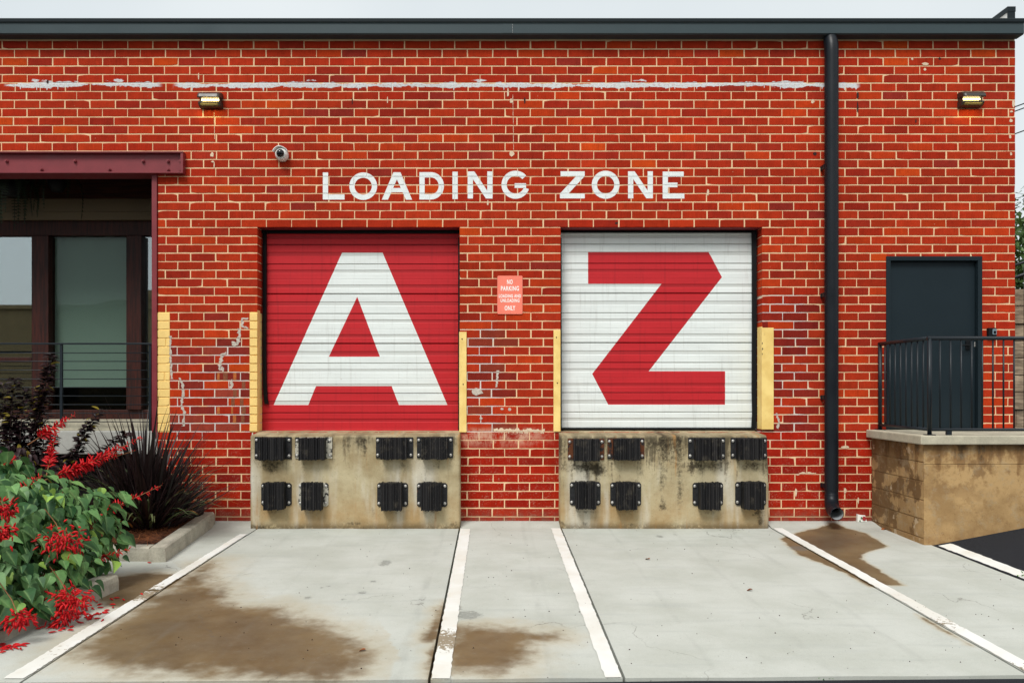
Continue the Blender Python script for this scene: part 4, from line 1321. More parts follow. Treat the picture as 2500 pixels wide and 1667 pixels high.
stZ = [ds(1430, 1140, 60, 14, .8), ds(1460, 1155, 16, 16, .7), ds(1376, 1095, 10, 30, .6), ds(1620, 1085, 14, 60, .8), ds(1655, 1090, 16, 60, .8), ds(1590, 1080, 20, 20, .6), ds(1615, 1180, 8, 40, .55), ds(1660, 1200, 9, 50, .6), ds(1730, 1135, 45, 14, .75), ds(1690, 1145, 12, 22, .6), ds(1840, 1138, 30, 14, .75), ds(1618, 1235, 12, 14, .7),
       ds(1430, 1248, 36, 8, .5), ds(1530, 1248, 36, 8, .5), ds(1735, 1248, 36, 8, .5), ds(1850, 1252, 16, 14, .75), ds(1427, 1277, 8, 6, .7), ds(1858, 1275, 10, 12, .7), ds(1372, 1278, 9, 8, .6), ds(1540, 1280, 14, 5, .5)]
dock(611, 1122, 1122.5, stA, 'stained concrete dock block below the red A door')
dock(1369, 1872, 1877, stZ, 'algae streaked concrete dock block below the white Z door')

# ---- rubber bumpers
UP = [('upper', 622, 712, 1066, 1120, 'A', 'plate', 'outer left'), ('upper', 721, 811, 1067, 1119, 'A', 'plate_chip', 'inner left'), ('upper', 918, 1009, 1067, 1118, 'A', 'plate', 'inner right'), ('upper', 1018, 1106, 1066, 1118, 'A', 'plate', 'outer right'),
      ('lower', 638, 712, 1178, 1234, 'A', 'plate', 'outer left'), ('lower', 729, 802, 1178, 1235, 'A', 'plate_chip', 'inner left'), ('lower', 921, 996, 1178, 1236, 'A', 'plate', 'inner right'), ('lower', 1018, 1092, 1178, 1236, 'A', 'plate', 'outer right'),
      ('upper', 1386, 1475, 1070, 1122, 'Z', 'plate_rust', 'outer left'), ('upper', 1483, 1573, 1069, 1120, 'Z', 'plate_rust', 'inner left'), ('upper', 1680, 1770, 1068, 1120, 'Z', 'plate', 'inner right'), ('upper', 1784, 1872, 1068, 1119, 'Z', 'plate', 'outer right'),
      ('lower', 1391, 1466, 1176, 1233, 'Z', 'plate', 'outer left'), ('lower', 1490, 1565, 1177, 1234, 'Z', 'plate', 'inner left'), ('lower', 1691, 1765, 1178, 1234, 'Z', 'plate', 'inner right'), ('lower', 1795, 1870, 1176, 1233, 'Z', 'plate', 'outer right')]
br = random.Random(8)
extra_l = {'plate_chip': ' with flaking pale paint', 'plate_rust': ' with rusty plate', 'plate': ''}
for (row, a, b, t, bo, dk, pm, side) in UP:
    yd_ = -.28
    p, q_ = P(a, t, .285), P(b, bo, .285)
    x0, x1, z1, z0 = p.x, q_.x, p.z, q_.z
    o = thing('dock_bumper', ((x0 + x1) / 2, yd_, z0), 'black ribbed rubber bumper%s, %s row, %s on dock %s' % (extra_l[pm], row, side, dk), 'dock bumper', 'dock bumpers')
    tilt = br.uniform(-.004, .004)
    c = .02 if row == 'lower' else .003
    out = [(x0 + c, z0), (x1 - c, z0), (x1, z0 + c), (x1, z1 - c), (x1 - c, z1), (x0 + c, z1), (x0, z1 - c), (x0, z0 + c)]
    build(MB().extrude_y([(x, z + tilt * (x - x0) / (x1 - x0)) for x, z in out], yd_ - .012, yd_ + .012), 'back_plate', pm, o)
    plate = COL.objects[-1]
    for ix in (0, 1):
        for iz in (0, 1):
            bx_ = x0 + .022 if ix == 0 else x1 - .028
            bz_ = z0 + .038 if iz == 0 else z1 - .038
            build(MB().tube([(bx_, yd_ - .0118, bz_), (bx_, yd_ - .020, bz_), (bx_, yd_ - .027, bz_)], .017, 10, rs=[.018, .018, .010]), 'bolt', 'bolt', plate, True)
    # laminated rubber strips, alternately proud and shy
    rw = .30 if row == 'upper' else .235
    cx = (x0 + x1) / 2
    n = 15 if row == 'upper' else 12
    mb = MB(); lrs = []
    dep = .105 if row == 'upper' else .12
    zA, zB = (z0 - .008, z1 - .002) if row == 'upper' else (z0 - .032, z1 + .012)
    for i in range(n):
        sa, sb = cx - rw / 2 + rw * i / n, cx - rw / 2 + rw * (i + 1) / n - .003
        jt, jz, jb = br.uniform(-.012, .012), br.uniform(-.005, .005), br.uniform(-.006, .006)
        mb.cbox(sa, sb, yd_ - .013 - dep + jt, yd_ - .0125, zA + jb, zB + jz, .0045)
        lrs += [br.random()] * (len(mb.v) - len(lrs))
    pad = build(mb, 'rubber_pad', 'rubber', o)
    pad.data.attributes.new('lrand', 'FLOAT', 'POINT').data.foreach_set('value', lrs)

# ---- yellow steel corner guards at the doors
def guard(px0, px1, py0, py1, side, label):
    d = .02
    x0, x1, zt, zb = P(px0, 0, d).x, P(px1, 0, d).x, P(0, py0, d).z, P(0, py1, d).z
    o = thing('corner_guard', ((x0 + x1) / 2, -d, zb), label, 'corner guard', 'yellow corner guards')
    build(MB().cbox(x0, x1, -d, -.002, zb, zt, .004), 'front_plate', 'yellow_metal', o)
    if side == 'L': build(MB().cbox(x0, x0 + .012, -.0015, .15, zb, zt, .003), 'return_plate', 'yellow_metal', o)
    else: build(MB().cbox(x1 - .012, x1, -.0015, .15, zb, zt, .003), 'return_plate', 'yellow_metal', o)
    for (fx, fz) in ((.4, .03), (.55, .48)):
        build(MB().tube([(x0 + (x1 - x0) * fx, -d - .0005, zt - .05 - fz * (zt - zb)), (x0 + (x1 - x0) * fx, -d - .002, zt - .05 - fz * (zt - zb))], .008, 8), 'bolt_hole', 'soot', o)
guard(1121, 1139, 810, 1055, 'L', 'narrow yellow steel corner guard right of the red A door')
guard(1351.5, 1368.5, 806, 1053, 'R', 'narrow yellow steel corner guard left of the white Z door')
# wide channel guard right of door Z
GD = .03
zt, zb = P(0, 800, GD).z, P(0, 1048, GD).z
xe = Z1_ - .003; xf = xe - .009; x1 = P(1889, 0, GD).x
o = thing('corner_guard', (xe, -GD, zb), 'wide yellow boxed steel corner guard right of the white Z door', 'corner guard', 'yellow corner guards')
build(MB().cbox(xf, x1, -GD, -GD + .009, zb, zt, .003).cbox(x1 - .008, x1, -GD + .0092, -.002, zb, zt, .002), 'front_plate', 'yellow_metal', o)
build(MB().cbox(xf, xe, -GD + .0092, .135, zb, zt + .015, .003), 'return_plate', 'yellow_metal', o)
for (py, s_) in ((838, 1), (852, 1.4), (864, .8)):
    c = P(1860.5, py, GD)
    build(MB().add([(xf + .001, -GD - .0012, c.z - .012), (xf + .012 * s_, -GD - .0012, c.z - .004), (xf + .008, -GD - .0012, c.z + .012 * s_), (xf + .001, -GD - .0012, c.z + .01)], [(0, 1, 2, 3)]), 'paint_chip', 'soot', o, fix=False)

# ================================================================== FIXTURES ON THE WALL
# downspout
dsx = (2030 - VX) * (CAM_D - .11) / F
sp = thing('downspout', (dsx, -.1, .1), 'black round metal downspout running from gutter to paving', 'downspout')
RAD = .0785
build(MB().tube([(dsx, -.06, gz0 - .002), (dsx, -.085, gz0 - .06), (dsx, -.105, gz0 - .13), (dsx, -.11, gz0 - .22), (dsx, -.11, wz(728))], RAD, 24, rs=[RAD * .9, RAD, RAD, RAD, RAD], caps=False), 'pipe', 'spout', sp, True)
build(MB().tube([(dsx, -.11, wz(711)), (dsx, -.11, wz(728))], RAD + .0010, 24, caps=False), 'pipe_collar', 'spout', sp, True)
build(MB().tube([(dsx, -.11, wz(727.9)), (dsx, -.11, .40)], RAD - .0008, 24, caps=False), 'pipe', 'spout', sp, True)
pts, rs_ = [], []
end = P(2044, 1252, .42)
N_ = 46
for i in range(N_ + 1):
    t = i / N_
    a = Vector((dsx, -.11, .43)); b = Vector((dsx, -.11, .20)); c = Vector((end.x + .01, -.24, .20)); e = Vector((end.x, -.42, end.z - .01))
    p = a * (1 - t) ** 3 + b * 3 * t * (1 - t) ** 2 + c * 3 * t * t * (1 - t) + e * t ** 3
    pts.append(p); rs_.append((RAD - .004) + (.0035 if 6 < i < 36 and i % 2 else 0))
ins = list(reversed(pts)); irs = [r_ - .005 for r_ in reversed(rs_)]
build(MB().tube(pts + ins[:1], RAD, 24, rs=rs_ + irs[:1], caps=False), 'elbow', 'spout', sp, True)
build(MB().tube(ins[:24], RAD, 24, rs=[r_ - .0004 for r_ in irs[:24]], caps=False), 'elbow_lining', 'galv', sp, True)
for py in (412, 722, 970, 1183):
    z = wz(py)
    build(MB().cbox(wx(2002), dsx - RAD + .01, -.014, -.005, z - .028, z + .028, .004).cbox(dsx - RAD - .004, dsx - RAD + .012, -.09, -.0052, z - .028, z + .028, .003), 'bracket', 'spout', sp)
    build(MB().tube([(wx(2006), -.014, z), (wx(2006), -.019, z)], .007, 8), 'screw', 'bolt', sp)

# wall lamps
def wall_lamp(px, py, label):
    c = P(px, py, .08)
    o = thing('wall_lamp', (c.x, 0, c.z), label, 'wall lamp', 'lit wall lamps')
    W = .133
    def ring(prof, x, sc, dy=0): return [(x, (y + dy) * 1.0, z * sc) for y, z in prof]
    hood = [(-.002, .088), (-.06, .087), (-.105, .074), (-.138, .045), (-.150, .010), (-.143, .004), (-.100, .018), (-.002, .030)]
    base = [(-.002, -.02), (-.085, -.028), (-.112, -.036), (-.112, -.050), (-.088, -.076), (-.05, -.088), (-.002, -.088)]
    for prof, nm in ((hood, 'hood'), (base, 'base')):
        n = len(prof)
        stations = [(-W, .72), (-W * .93, .9), (-W * .8, 1.0), (W * .8, 1.0), (W * .93, .9), (W, .72)]
        vs_, fs = [], []
        for x, s_ in stations:
            for y, z in prof: vs_.append((c.x + x, y * (.55 + .45 * s_) if y < -.01 else y, c.z + z * (.9 + .1 * s_) ))
        for i in range(len(stations) - 1):
            for k in range(n): fs.append((i * n + k, i * n + (k + 1) % n, (i + 1) * n + (k + 1) % n, (i + 1) * n + k))
        fs += [tuple(range(n)), tuple((len(stations) - 1) * n + k for k in reversed(range(n)))]
        build(MB().add(vs_, fs), nm, 'bronze', o)
    build(MB().box(c.x - W * .9, c.x + W * .9, -.03, -.003, c.z - .021, c.z + .031), 'back_plate', 'reflector', o)
    build(MB().add([(c.x - W * .84, -.084, c.z - .0265), (c.x + W * .84, -.084, c.z - .0265), (c.x + W * .84, -.031, c.z - .0195), (c.x - W * .84, -.031, c.z - .0195)], [(0, 1, 2, 3)]), 'reflector', 'reflector', o, fix=False)
    for i in range(7):
        x = c.x - W * .72 + W * 1.44 * i / 6
        build(MB().cbox(x - .011, x + .011, -.058, -.030, c.z - .002, c.z + .0135, .004), 'led_module', 'led', o)
    for sgn in (-1, 1):
        build(MB().cbox(c.x + sgn * W * .86 - .008, c.x + sgn * W * .86 + .008, -.075, -.003, c.z - .03, c.z + .03, .003), 'end_cheek', 'bronze', o)
    li = bpy.data.lights.new('lamp_light', 'AREA'); li.shape = 'RECTANGLE'; li.size, li.size_y = .2, .04; li.energy = .45; li.color = (1, .86, .25)
    lo = bpy.data.objects.new('lamp_light', li); COL.objects.link(lo); attach(lo, o)
    lo.location = (c.x, -.115, c.z - .058); lo.rotation_euler = (R(38), 0, 0)
wall_lamp(512, 243, 'lit bronze wall lamp above the entry beam, left end of wall')
wall_lamp(2374, 241, 'lit bronze wall lamp high near the right corner')

# security camera
c = P(686, 376, .08)
o = thing('security_camera', (c.x, 0, c.z), 'white dome security camera with hood above door A', 'security camera')
build(MB().tube([(c.x, -.003, c.z), (c.x, -.03, c.z), (c.x, -.07, c.z - .002), (c.x, -.098, c.z - .006), (c.x, -.112, c.z - .010)], .08, 28, rs=[.074, .075, .073, .060, .047]), 'body', 'camwhite', o, True)
pts = [(c.x, -.108, c.z + .0), (c.x, -.122, c.z + .002), (c.x, -.136, c.z + .003), (c.x, -.146, c.z + .004), (c.x, -.150, c.z + .004)]
build(MB().tube(pts, .05, 24, rs=[.048, .045, .037, .022, .004]), 'lens_dome', 'dark_glass', o, True)
mb = MB()
n = 20
for rr, yy, dz_ in ((.080, -.02, 0.004), (.091, -.130, .006), (.085, -.130, .001), (.074, -.02, 0.0)):
    for i in range(n + 1):
        t = R(18 + 144 * i / n)
        mb.v.append((c.x - .012 + rr * math.cos(t) * 1.06, yy + .05 * abs(math.cos(t)) * (1 if yy < -.1 else 0), c.z + .006 + dz_ + rr * math.sin(t) * .82))
w = n + 1
for k in range(4):
    for i in range(n): mb.f.append((k * w + i, k * w + i + 1, ((k + 1) % 4) * w + i + 1, ((k + 1) % 4) * w + i)); mb.mi.append(0)
mb.f += [(0, w, 2 * w, 3 * w), (n, 3 * w + n, 2 * w + n, w + n)]; mb.mi += [0, 0]
build(mb, 'hood', 'camwhite', o, True)
for t in (-50, -90, -130):
    build(MB().tube([(c.x + .066 * math.cos(R(t)), -.098, c.z - .006 + .060 * math.sin(R(t))), (c.x + .066 * math.cos(R(t)), -.101, c.z - .006 + .060 * math.sin(R(t)))], .004, 8), 'screw', 'soot', o)

# parking sign
x0, x1, z1, z0 = wx(1214.2), wx(1275.6), wz(673.5), wz(767)
o = thing('parking_sign', ((x0 + x1) / 2, -.012, z0), 'coral sign reading no parking, loading and unloading only', 'sign')
rr = .016
out = []
for cx_, cz_, a0 in ((x1 - rr, z1 - rr, 0), (x0 + rr, z1 - rr, 90), (x0 + rr, z0 + rr, 180), (x1 - rr, z0 + rr, 270)):
    for i in range(7): out.append((cx_ + rr * math.cos(R(a0 + 15 * i)), cz_ + rr * math.sin(R(a0 + 15 * i))))
build(MB().extrude_y(out, -.012, -.008), 'panel', 'sign', o)
def text_mesh(body, name, mat, x, z, w, h, y, parent):
    cu = bpy.data.curves.new(name, 'FONT'); cu.body = body; cu.align_x = 'CENTER'; cu.size = 1.0; cu.offset = .03; cu.resolution_u = 4; cu.space_character = 1.12
    t = bpy.data.objects.new(name, cu); COL.objects.link(t)
    dg = bpy.context.evaluated_depsgraph_get(); dg.update()
    me = bpy.data.meshes.new_from_object(t.evaluated_get(dg))
    bpy.data.objects.remove(t, do_unlink=True)
    xs = [v.co.x for v in me.vertices]; ys = [v.co.y for v in me.vertices]
    ax, bx_, ay, by_ = min(xs), max(xs), min(ys), max(ys)
    for v in me.vertices:
        v.co = Vector((x + ((v.co.x - ax) / (bx_ - ax) - .5) * w, y, z + ((v.co.y - ay) / (by_ - ay) - .5) * h))
    me.materials.clear(); me.materials.append(MAT[mat])
    return link(name, me, parent)
sxp = lambda zx: wx(1190 + zx / 11.2)
szp = lambda zy: wz(650 + zy / 11.2)
for body, xa, xb, ya, yb in (('NO', 535, 690, 368, 497), ('PARKING', 368, 862, 545, 675), ('LOADING AND', 312, 918, 768, 862), ('UNLOADING', 358, 876, 892, 988), ('ONLY', 470, 762, 1080, 1210)):
    text_mesh(body, 'lettering', 'sign_text', (sxp(xa) + sxp(xb)) / 2, (szp(ya) + szp(yb)) / 2, sxp(xb) - sxp(xa), szp(ya) - szp(yb), -.0128, o)
for zy in (335, 1245):
    build(MB().tube([(sxp(616), -.0121, szp(zy)), (sxp(616), -.0150, szp(zy))], .006, 10), 'screw', 'sign', o)

# card reader by the side door
c0, c1 = wx(2408), wx(2427.5)
o = thing('card_reader', ((c0 + c1) / 2, -.03, wz(823)), 'small black card reader right of the steel side door', 'card reader')
build(MB().cbox(c0, c1, -.045, -.002, wz(823), wz(801), .006), 'housing', 'black', o)
build(MB().cbox(c0 + .045, c1 - .003, -.05, -.0452, wz(817), wz(804), .002), 'face', 'reader_face', o)
build(MB().cbox(c0 + .055, c1 - .012, -.0525, -.0502, wz(815), wz(808), .002), 'keypad', 'black', o)

# ================================================================== RIGHT LANDING
PD = 1.2
lx0 = wx(2114)
lt, lb = 1.113, 1.113 - .093
land = thing('landing', (5.5, -.6, 0), 'raised concrete landing with stained block base at right', 'landing')
mb = MB().cbox(lx0, 9.5, -PD, -.002, lb, lt, .012)
build(mb, 'cap_slab', 'cap', land)
bx0 = wx(2127)
BD = 1.138
build(MB().box(bx0 + .012, 9.4, -BD + .012, -.003, -.4, lb - .001), 'core', 'block_front', land)
# left side in blocks, front parged in two lifts
zrow = lb - .002
ri = 0
lr = random.Random(4)
while zrow > -.2:
    h = .20 if ri else .19
    y = -.004
    first = .2 if ri % 2 else .4
    while y > -BD + .013:
        wl = first if y == -.004 else .40
        y2 = max(y - wl, -BD + .0125)
        build(MB().cbox(bx0 + lr.uniform(0, .003), bx0 + .0118, y2 + .005, y - .005, zrow - h + .005, zrow - .005, .004), 'block', 'block_side', land)
        y = y2
    zrow -= h; ri += 1
zc = P(2260, 1134, BD).z
build(MB().cbox(bx0 + .0005, 9.4, -BD, -BD + .0118, zc + .0035, lb - .002, .006), 'render_band', 'block_front', land)
build(MB().cbox(bx0 + .0005, 9.4, -BD - .001, -BD + .0118, -.35, zc, .006), 'render_band', 'block_front', land)

rl = thing('landing_railing', (4.6, -1.1, lt), 'black round bar guard railing around the right landing', 'railing')
rx, rd = 4.60, 1.10
rt, rb = 2.135, 1.172
top = [(rx, -.05, rt), (rx, -rd + .03, rt)]
build(MB().tube([(rx, -.03, rt), (rx, -rd, rt)], .021, 12), 'top_rail', 'rail', rl, True)
build(MB().tube([(rx - .021, -rd, rt), (9.3, -rd, rt)], .0212, 12), 'top_rail', 'rail', rl, True)
build(MB().tube([(rx, -.03, rb), (rx, -rd, rb)], .017, 10), 'bottom_rail', 'rail', rl, True)
build(MB().tube([(rx, -rd, rb), (9.3, -rd, rb)], .0172, 10), 'bottom_rail', 'rail', rl, True)
for (x, y) in ((rx, -.05), (rx, -rd), (7.05, -rd), (9.28, -rd)):
    build(MB().tube([(x, y, lt - .002), (x, y, rt + .004)], .0215, 12), 'post', 'rail', rl, True)
    build(MB().cbox(x - .045, x + .045, y - .045, y + .045, lt + .0005, lt + .009, .002), 'foot_plate', 'rail', rl)
build(MB().box(4.775, 4.83, -rd - .012, -rd + .012, lt + .0005, rb - .012), 'foot', 'rail', rl)
build(MB().box(6.5, 6.55, -rd - .012, -rd + .012, lt + .0005, rb - .012), 'foot', 'rail', rl)
for i in range(8):
    y = -.05 - (rd - .05) * (i + 1) / 9
    build(MB().tube([(rx, y, rb), (rx, y, rt)], .009, 8), 'baluster', 'rail', rl, True)
for i in range(41):
    x = rx + .1115 * (i + 1)
    if abs(x - 7.05) < .04: continue
    build(MB().tube([(x, -rd, rb), (x, -rd, rt)], .009, 8), 'baluster', 'rail', rl, True)

# ================================================================== BEYOND THE RIGHT CORNER
ty = 3.0
tw = thing('timber_wall', (8.5, ty, .3), 'weathered stacked timber retaining wall beyond the right corner', 'retaining wall')
tr_ = random.Random(3)
zc, i = .2, 0
while zc < 3.05:
    h = .27 + tr_.uniform(-.01, .01)
    x = 6.7 - (i % 2) * .9
    while x < 14:
        wl = 2.4 + tr_.uniform(-.2, .2)
        build(MB().cbox(max(x, 6.5), x + wl - .006, ty + tr_.uniform(-.02, .02), ty + .28, zc, zc + h - .008, .015), 'timber', 'timber', tw)
        x += wl
    zc += h; i += 1
hr = thing('handrail', (9.0, 2.6, 1.5), 'dark sloping handrail in front of the timber wall', 'handrail')
a, b = P(2440, 690, -2.6), P(2620, 630, -2.6)
build(MB().tube([a, b], .025, 8), 'rail_bar', 'rail', hr, True)
a2, b2 = P(2440, 668, -2.9), P(2620, 618, -2.9)
a2, b2 = P(2440, 660, -2.6), P(2620, 600, -2.6)
build(MB().tube([a2, b2], .018, 8), 'rail_bar', 'rail', hr, True)
for t in (.35, .9):
    m_ = a.lerp(b, t); m2 = a2.lerp(b2, t)
    build(MB().tube([(m_.x, m_.y, .2), (m2.x, m2.y, m2.z)], .02, 8), 'post', 'rail', hr, True)

def leaf_cloud(centers, n, size, r, mat, name, parent, up=.2):
    mb = MB(); lr_ = []
    for _ in range(n):
        (c, rad) = centers[r.randrange(len(centers))]
        v = Vector((r.gauss(0, 1), r.gauss(0, 1), r.gauss(0, 1))).normalized() * r.uniform(.45, 1) ** .5
        p = Vector((c[0] + v.x * rad[0], c[1] + v.y * rad[1], c[2] + v.z * rad[2]))
        nrm = (v + Vector((r.uniform(-.7, .7), r.uniform(-.7, .7), r.uniform(-.2, .8)))).normalized()
        t = nrm.cross(Vector((r.uniform(-1, 1), r.uniform(-1, 1), r.uniform(-1, .3)))).normalized()
        b = nrm.cross(t)
        s_ = size * r.uniform(.6, 1.3)
        mb.add([p - t * s_, p + b * s_ * .45 + nrm * s_ * .1, p + t * s_, p - b * s_ * .45 + nrm * s_ * .1], [(0, 1, 2, 3)])
        q_ = r.random(); lr_ += [q_] * 4
    me = mb.mesh(name, mat, fix=False)
    a = me.attributes.new('lrand', 'FLOAT', 'POINT'); a.data.foreach_set('value', lr_)
    return stuff(link(name, me, parent))
tree_r = random.Random(31)
def tree(x, y, z0, h, rad, n, label, size=.09):
    t = thing('tree', (x, y, z0), label, 'tree', 'trees behind the timber wall')
    tops = []
    mb = MB()
    mb.tube([(x, y, z0), (x + .05, y, z0 + h * .3), (x - .03, y + .05, z0 + h * .6), (x, y, z0 + h * .9)], .1, 8, rs=[.13, .1, .07, .02])
    for i in range(9):
        a = tree_r.uniform(0, 6.28); zz = z0 + h * tree_r.uniform(.3, .75); L_ = rad * tree_r.uniform(.5, .95)
        e = (x + math.cos(a) * L_, y + math.sin(a) * L_, zz + h * .16)
        mb.tube([(x, y, zz), ((x + e[0]) / 2, (y + e[1]) / 2, zz + h * .1), e], .03, 6, rs=[.045, .03, .01])
        tops.append((e, (rad * .5, rad * .5, rad * .42)))
    tops.append(((x, y, z0 + h * .88), (rad * .55, rad * .55, rad * .5)))
    tops.append(((x, y, z0 + h * .5), (rad * .8, rad * .8, rad * .6)))
    build(mb, 'trunk', 'bark', t, True)
    leaf_cloud(tops, n, size, tree_r, 'leaf_tree', 'crown', t)
tree(11.4, 7.0, 1.6, 4.0, 1.5, 5000, 'bushy green tree nearest the brick corner behind the timber wall')
tree(14.2, 8.5, 1.6, 4.6, 1.7, 4000, 'bushy green tree farther right behind the timber wall')
structure(build(MB().box(6.5, 40, 3.3, 30, -.4, 2.9), 'bank', 'ground'))
for i, (ya, yb) in enumerate(((252, 230), (263, 240), (318, 296))):
    a, b = P(2440, ya + 22, -18), P(2700, yb - 95, -18)
    pts = [a.lerp(b, t / 8) - Vector((0, 0, .25 * math.sin(math.pi * t / 8))) for t in range(9)]
    o = build(MB().tube(pts, .022, 6), 'power_cable', 'rail', None, True)
    tag(o, ['upper', 'middle', 'lower'][i] + ' of the three overhead cables right of the brick corner', 'cable', 'overhead cables')

# building across the lot, mirrored in the entry glass
ob = thing('opposite_building', (-6, -27, -.2), 'tan brick building with parapet mirrored in the left entry glass', 'building')
ow = build(MB().box(-34, 26, -36, -26, -.6, 5.4), 'wall', 'tan_brick', ob)
mb = MB().box(-34.1, 26.1, -26.1, -25.85, 5.401, 5.6)
build(mb, 'coping', 'tan_brick', ob)
build(MB().extrude_y([(-19, 5.601), (-14, 5.601), (-14.6, 5.85), (-18.4, 5.85)], -26.05, -25.87), 'parapet_step', 'tan_brick', ob)
build(MB().box(-16.7, -16.2, -26.05, -25.8, 5.851, 6.3), 'chimney', 'tan_brick', ob)
for x in (-28, -22, -16, -10, -4, 2, 8, 14, 20):
    build(MB().box(x, x + 2, -25.999, -25.97, 1.0, 3.0), 'window', 'dark_glass', ob)

# ================================================================== PLANTING BEDS
def curb(p0, p1, w, h, label, dz=0.0):
    """kerb stone whose right foot runs p0 -> p1 on the paving"""
    mb = MB(); n = 10
    a, b = Vector(p0), Vector(p1)
    t = (b - a).normalized(); nn = Vector((t.y, -t.x, 0)).normalized()
    if nn.x > 0 and abs(t.y) > .5: nn = -nn
    if abs(t.x) > .5 and nn.y < 0: nn = -nn
    prof = [(0.0, -.1), (.004, h * .6), (.012, h - .014), (.028, h), (w - .02, h), (w, h - .02), (w, -.1)]
    for i in range(n + 1):
        c = a.lerp(b, i / n)
        for (o_, z) in prof:
            q_ = c + nn * (o_ + .003 * mnoise.noise((i * .9, z * 7, 2)))
            mb.v.append((q_.x, q_.y, c.z + z + .003 * mnoise.noise((i * .7, o_ * 9, 5))))
    k_ = len(prof)
    for i in range(n):
        for j in range(k_ - 1): mb.f.append((i * k_ + j, i * k_ + j + 1, (i + 1) * k_ + j + 1, (i + 1) * k_ + j))
    mb.f += [tuple(range(k_)), tuple(n * k_ + j for j in reversed(range(k_)))]
    mb.mi = [0] * len(mb.f)
    o = build(mb, 'curb', 'curb', None)
    return tag(o, label, 'curb', 'concrete curbs of the planting beds')
c1a, c1b = GP(524, 1279), GP(405, 1371)
curb((c1a.x, c1a.y + .02, c1a.z), c1b, .16, .14, 'concrete curb running out from the brick wall beside spiky grass')
curb((c1b.x - .176, c1b.y + .02, c1b.z), (-6.6, c1b.y + .02, c1b.z), .16, .135, 'concrete curb crossing in front of the spiky grass bed')
c2a, c2b = GP(291, 1440), GP(0, 1570)
dirv = (c2b - c2a)
c2e = c2a + dirv * 1.25
curb(c2a, c2e, .17, .13, 'low concrete curb under the red flowering shrub')
def bed(x0, x1, d0, d1, z, name):
    mb = MB(); nx, ny = 40, 30
    for j in range(ny + 1):
        for i in range(nx + 1):
            x, d = x0 + (x1 - x0) * i / nx, d0 + (d1 - d0) * j / ny
            mb.v.append((x, -d, z + .025 * mnoise.noise((x * 5, d * 5, 1)) + .012 * mnoise.noise((x * 17, d * 17, 1))))
    w = nx + 1
    for j in range(ny):
        for i in range(nx): mb.f.append((j * w + i, j * w + i + 1, (j + 1) * w + i + 1, (j + 1) * w + i)); mb.mi.append(0)
    return structure(build(mb, name, 'soil', None, True, fix=False))
bed(-6.6, -3.36, .02, -c1b.y - .1, .075, 'planting_bed')
bed(-6.6, c2a.x - .13, -c2a.y + .02, 4.6, .0, 'planting_bed')
pr = random.Random(17)
mb = MB(); lr_ = []
for _ in range(5200):
    if pr.random() < .75: x, d, z = pr.uniform(-5.2, -3.33), pr.uniform(.1, 1.72), .095
    else: x, d, z = pr.uniform(-4.6, -3.4), pr.uniform(2.85, 4.6), .02
    a = pr.uniform(0, 3.14); L_ = pr.uniform(.05, .12); t = Vector((math.cos(a), math.sin(a), pr.uniform(-.25, .25))) * L_
    p = Vector((x, -d, z + pr.uniform(-.01, .025))); s_ = Vector((-math.sin(a), math.cos(a), 0)) * .0022
    mb.add([p - t - s_, p - t + s_, p + t + s_, p + t - s_], [(0, 1, 2, 3)]); lr_ += [pr.random()] * 4
me = mb.mesh('pine_straw', 'straw', fix=False)
me.attributes.new('lrand', 'FLOAT', 'POINT').data.foreach_set('value', lr_)
stuff(link('pine_straw', me), 'brown pine straw mulch covering the planting beds', 'mulch')

# black box behind the grass
b0 = P(430, 1262, .35); b1 = P(487, 1235, .35)
o = thing('drain_box', (b0.x, -.3, .07), 'small black plastic box on the bed against the brick wall', 'box')
build(MB().cbox(b0.x, b1.x, -.38, -.2, .05, b1.z, .015), 'body', 'black', o)
build(MB().cbox(b0.x - .01, b1.x + .01, -.39, -.19, b1.z, b1.z + .018, .006), 'lid', 'black', o)

def orient(p, fwd, nrm, s_):
    fwd = fwd.normalized(); r_ = fwd.cross(nrm).normalized(); u = r_.cross(fwd).normalized()
    m = Matrix((r_, fwd, u)).transposed().to_4x4()
    return Matrix.Translation(p) @ m @ Matrix.Diagonal((s_, s_, s_, 1))
def leaf_mesh(name, outline, fold, droop, mat):
    """leaf along +y, unit length, folded at the midrib"""
    mb = MB(); n = len(outline)
    mid = [(0, y, -droop * y * y) for _, y in outline]
    for sgn in (-1, 1):
        o0 = len(mb.v)
        for (w, y) in outline: mb.v.append((sgn * w, y, fold * w - droop * y * y))
        for p in mid: mb.v.append(p)
        for i in range(n - 1):
            f = (o0 + i, o0 + i + 1, o0 + n + i + 1, o0 + n + i)
            mb.f.append(f if sgn > 0 else f[::-1]); mb.mi.append(0)
    me = mb.mesh(name, mat, smooth=True, fix=False)
    mb.rib = ([0.0] * n + [1.0] * n) * 2
    me.attributes.new('rib', 'FLOAT', 'POINT').data.foreach_set('value', mb.rib)
    return me, mb
HEART = [(.02, 0), (.27, .04), (.42, .20), (.43, .36), (.30, .58), (.14, .80), (.0, 1.0)]
OVAL = [(.02, 0), (.20, .15), (.30, .38), (.26, .62), (.14, .84), (.0, 1.0)]
heart = [leaf_mesh('leaf', [(w * k1, y) for w, y in HEART], f_, d_, 'leaf_green') for k1, f_, d_ in ((1, .35, .25), (.92, .5, .4), (1.08, .2, .15), (.95, .6, .1))]
oval = [leaf_mesh('leaf', OVAL, f_, d_, 'leaf_dark') for f_, d_ in ((.3, .2), (.5, .35), (.15, .5))]
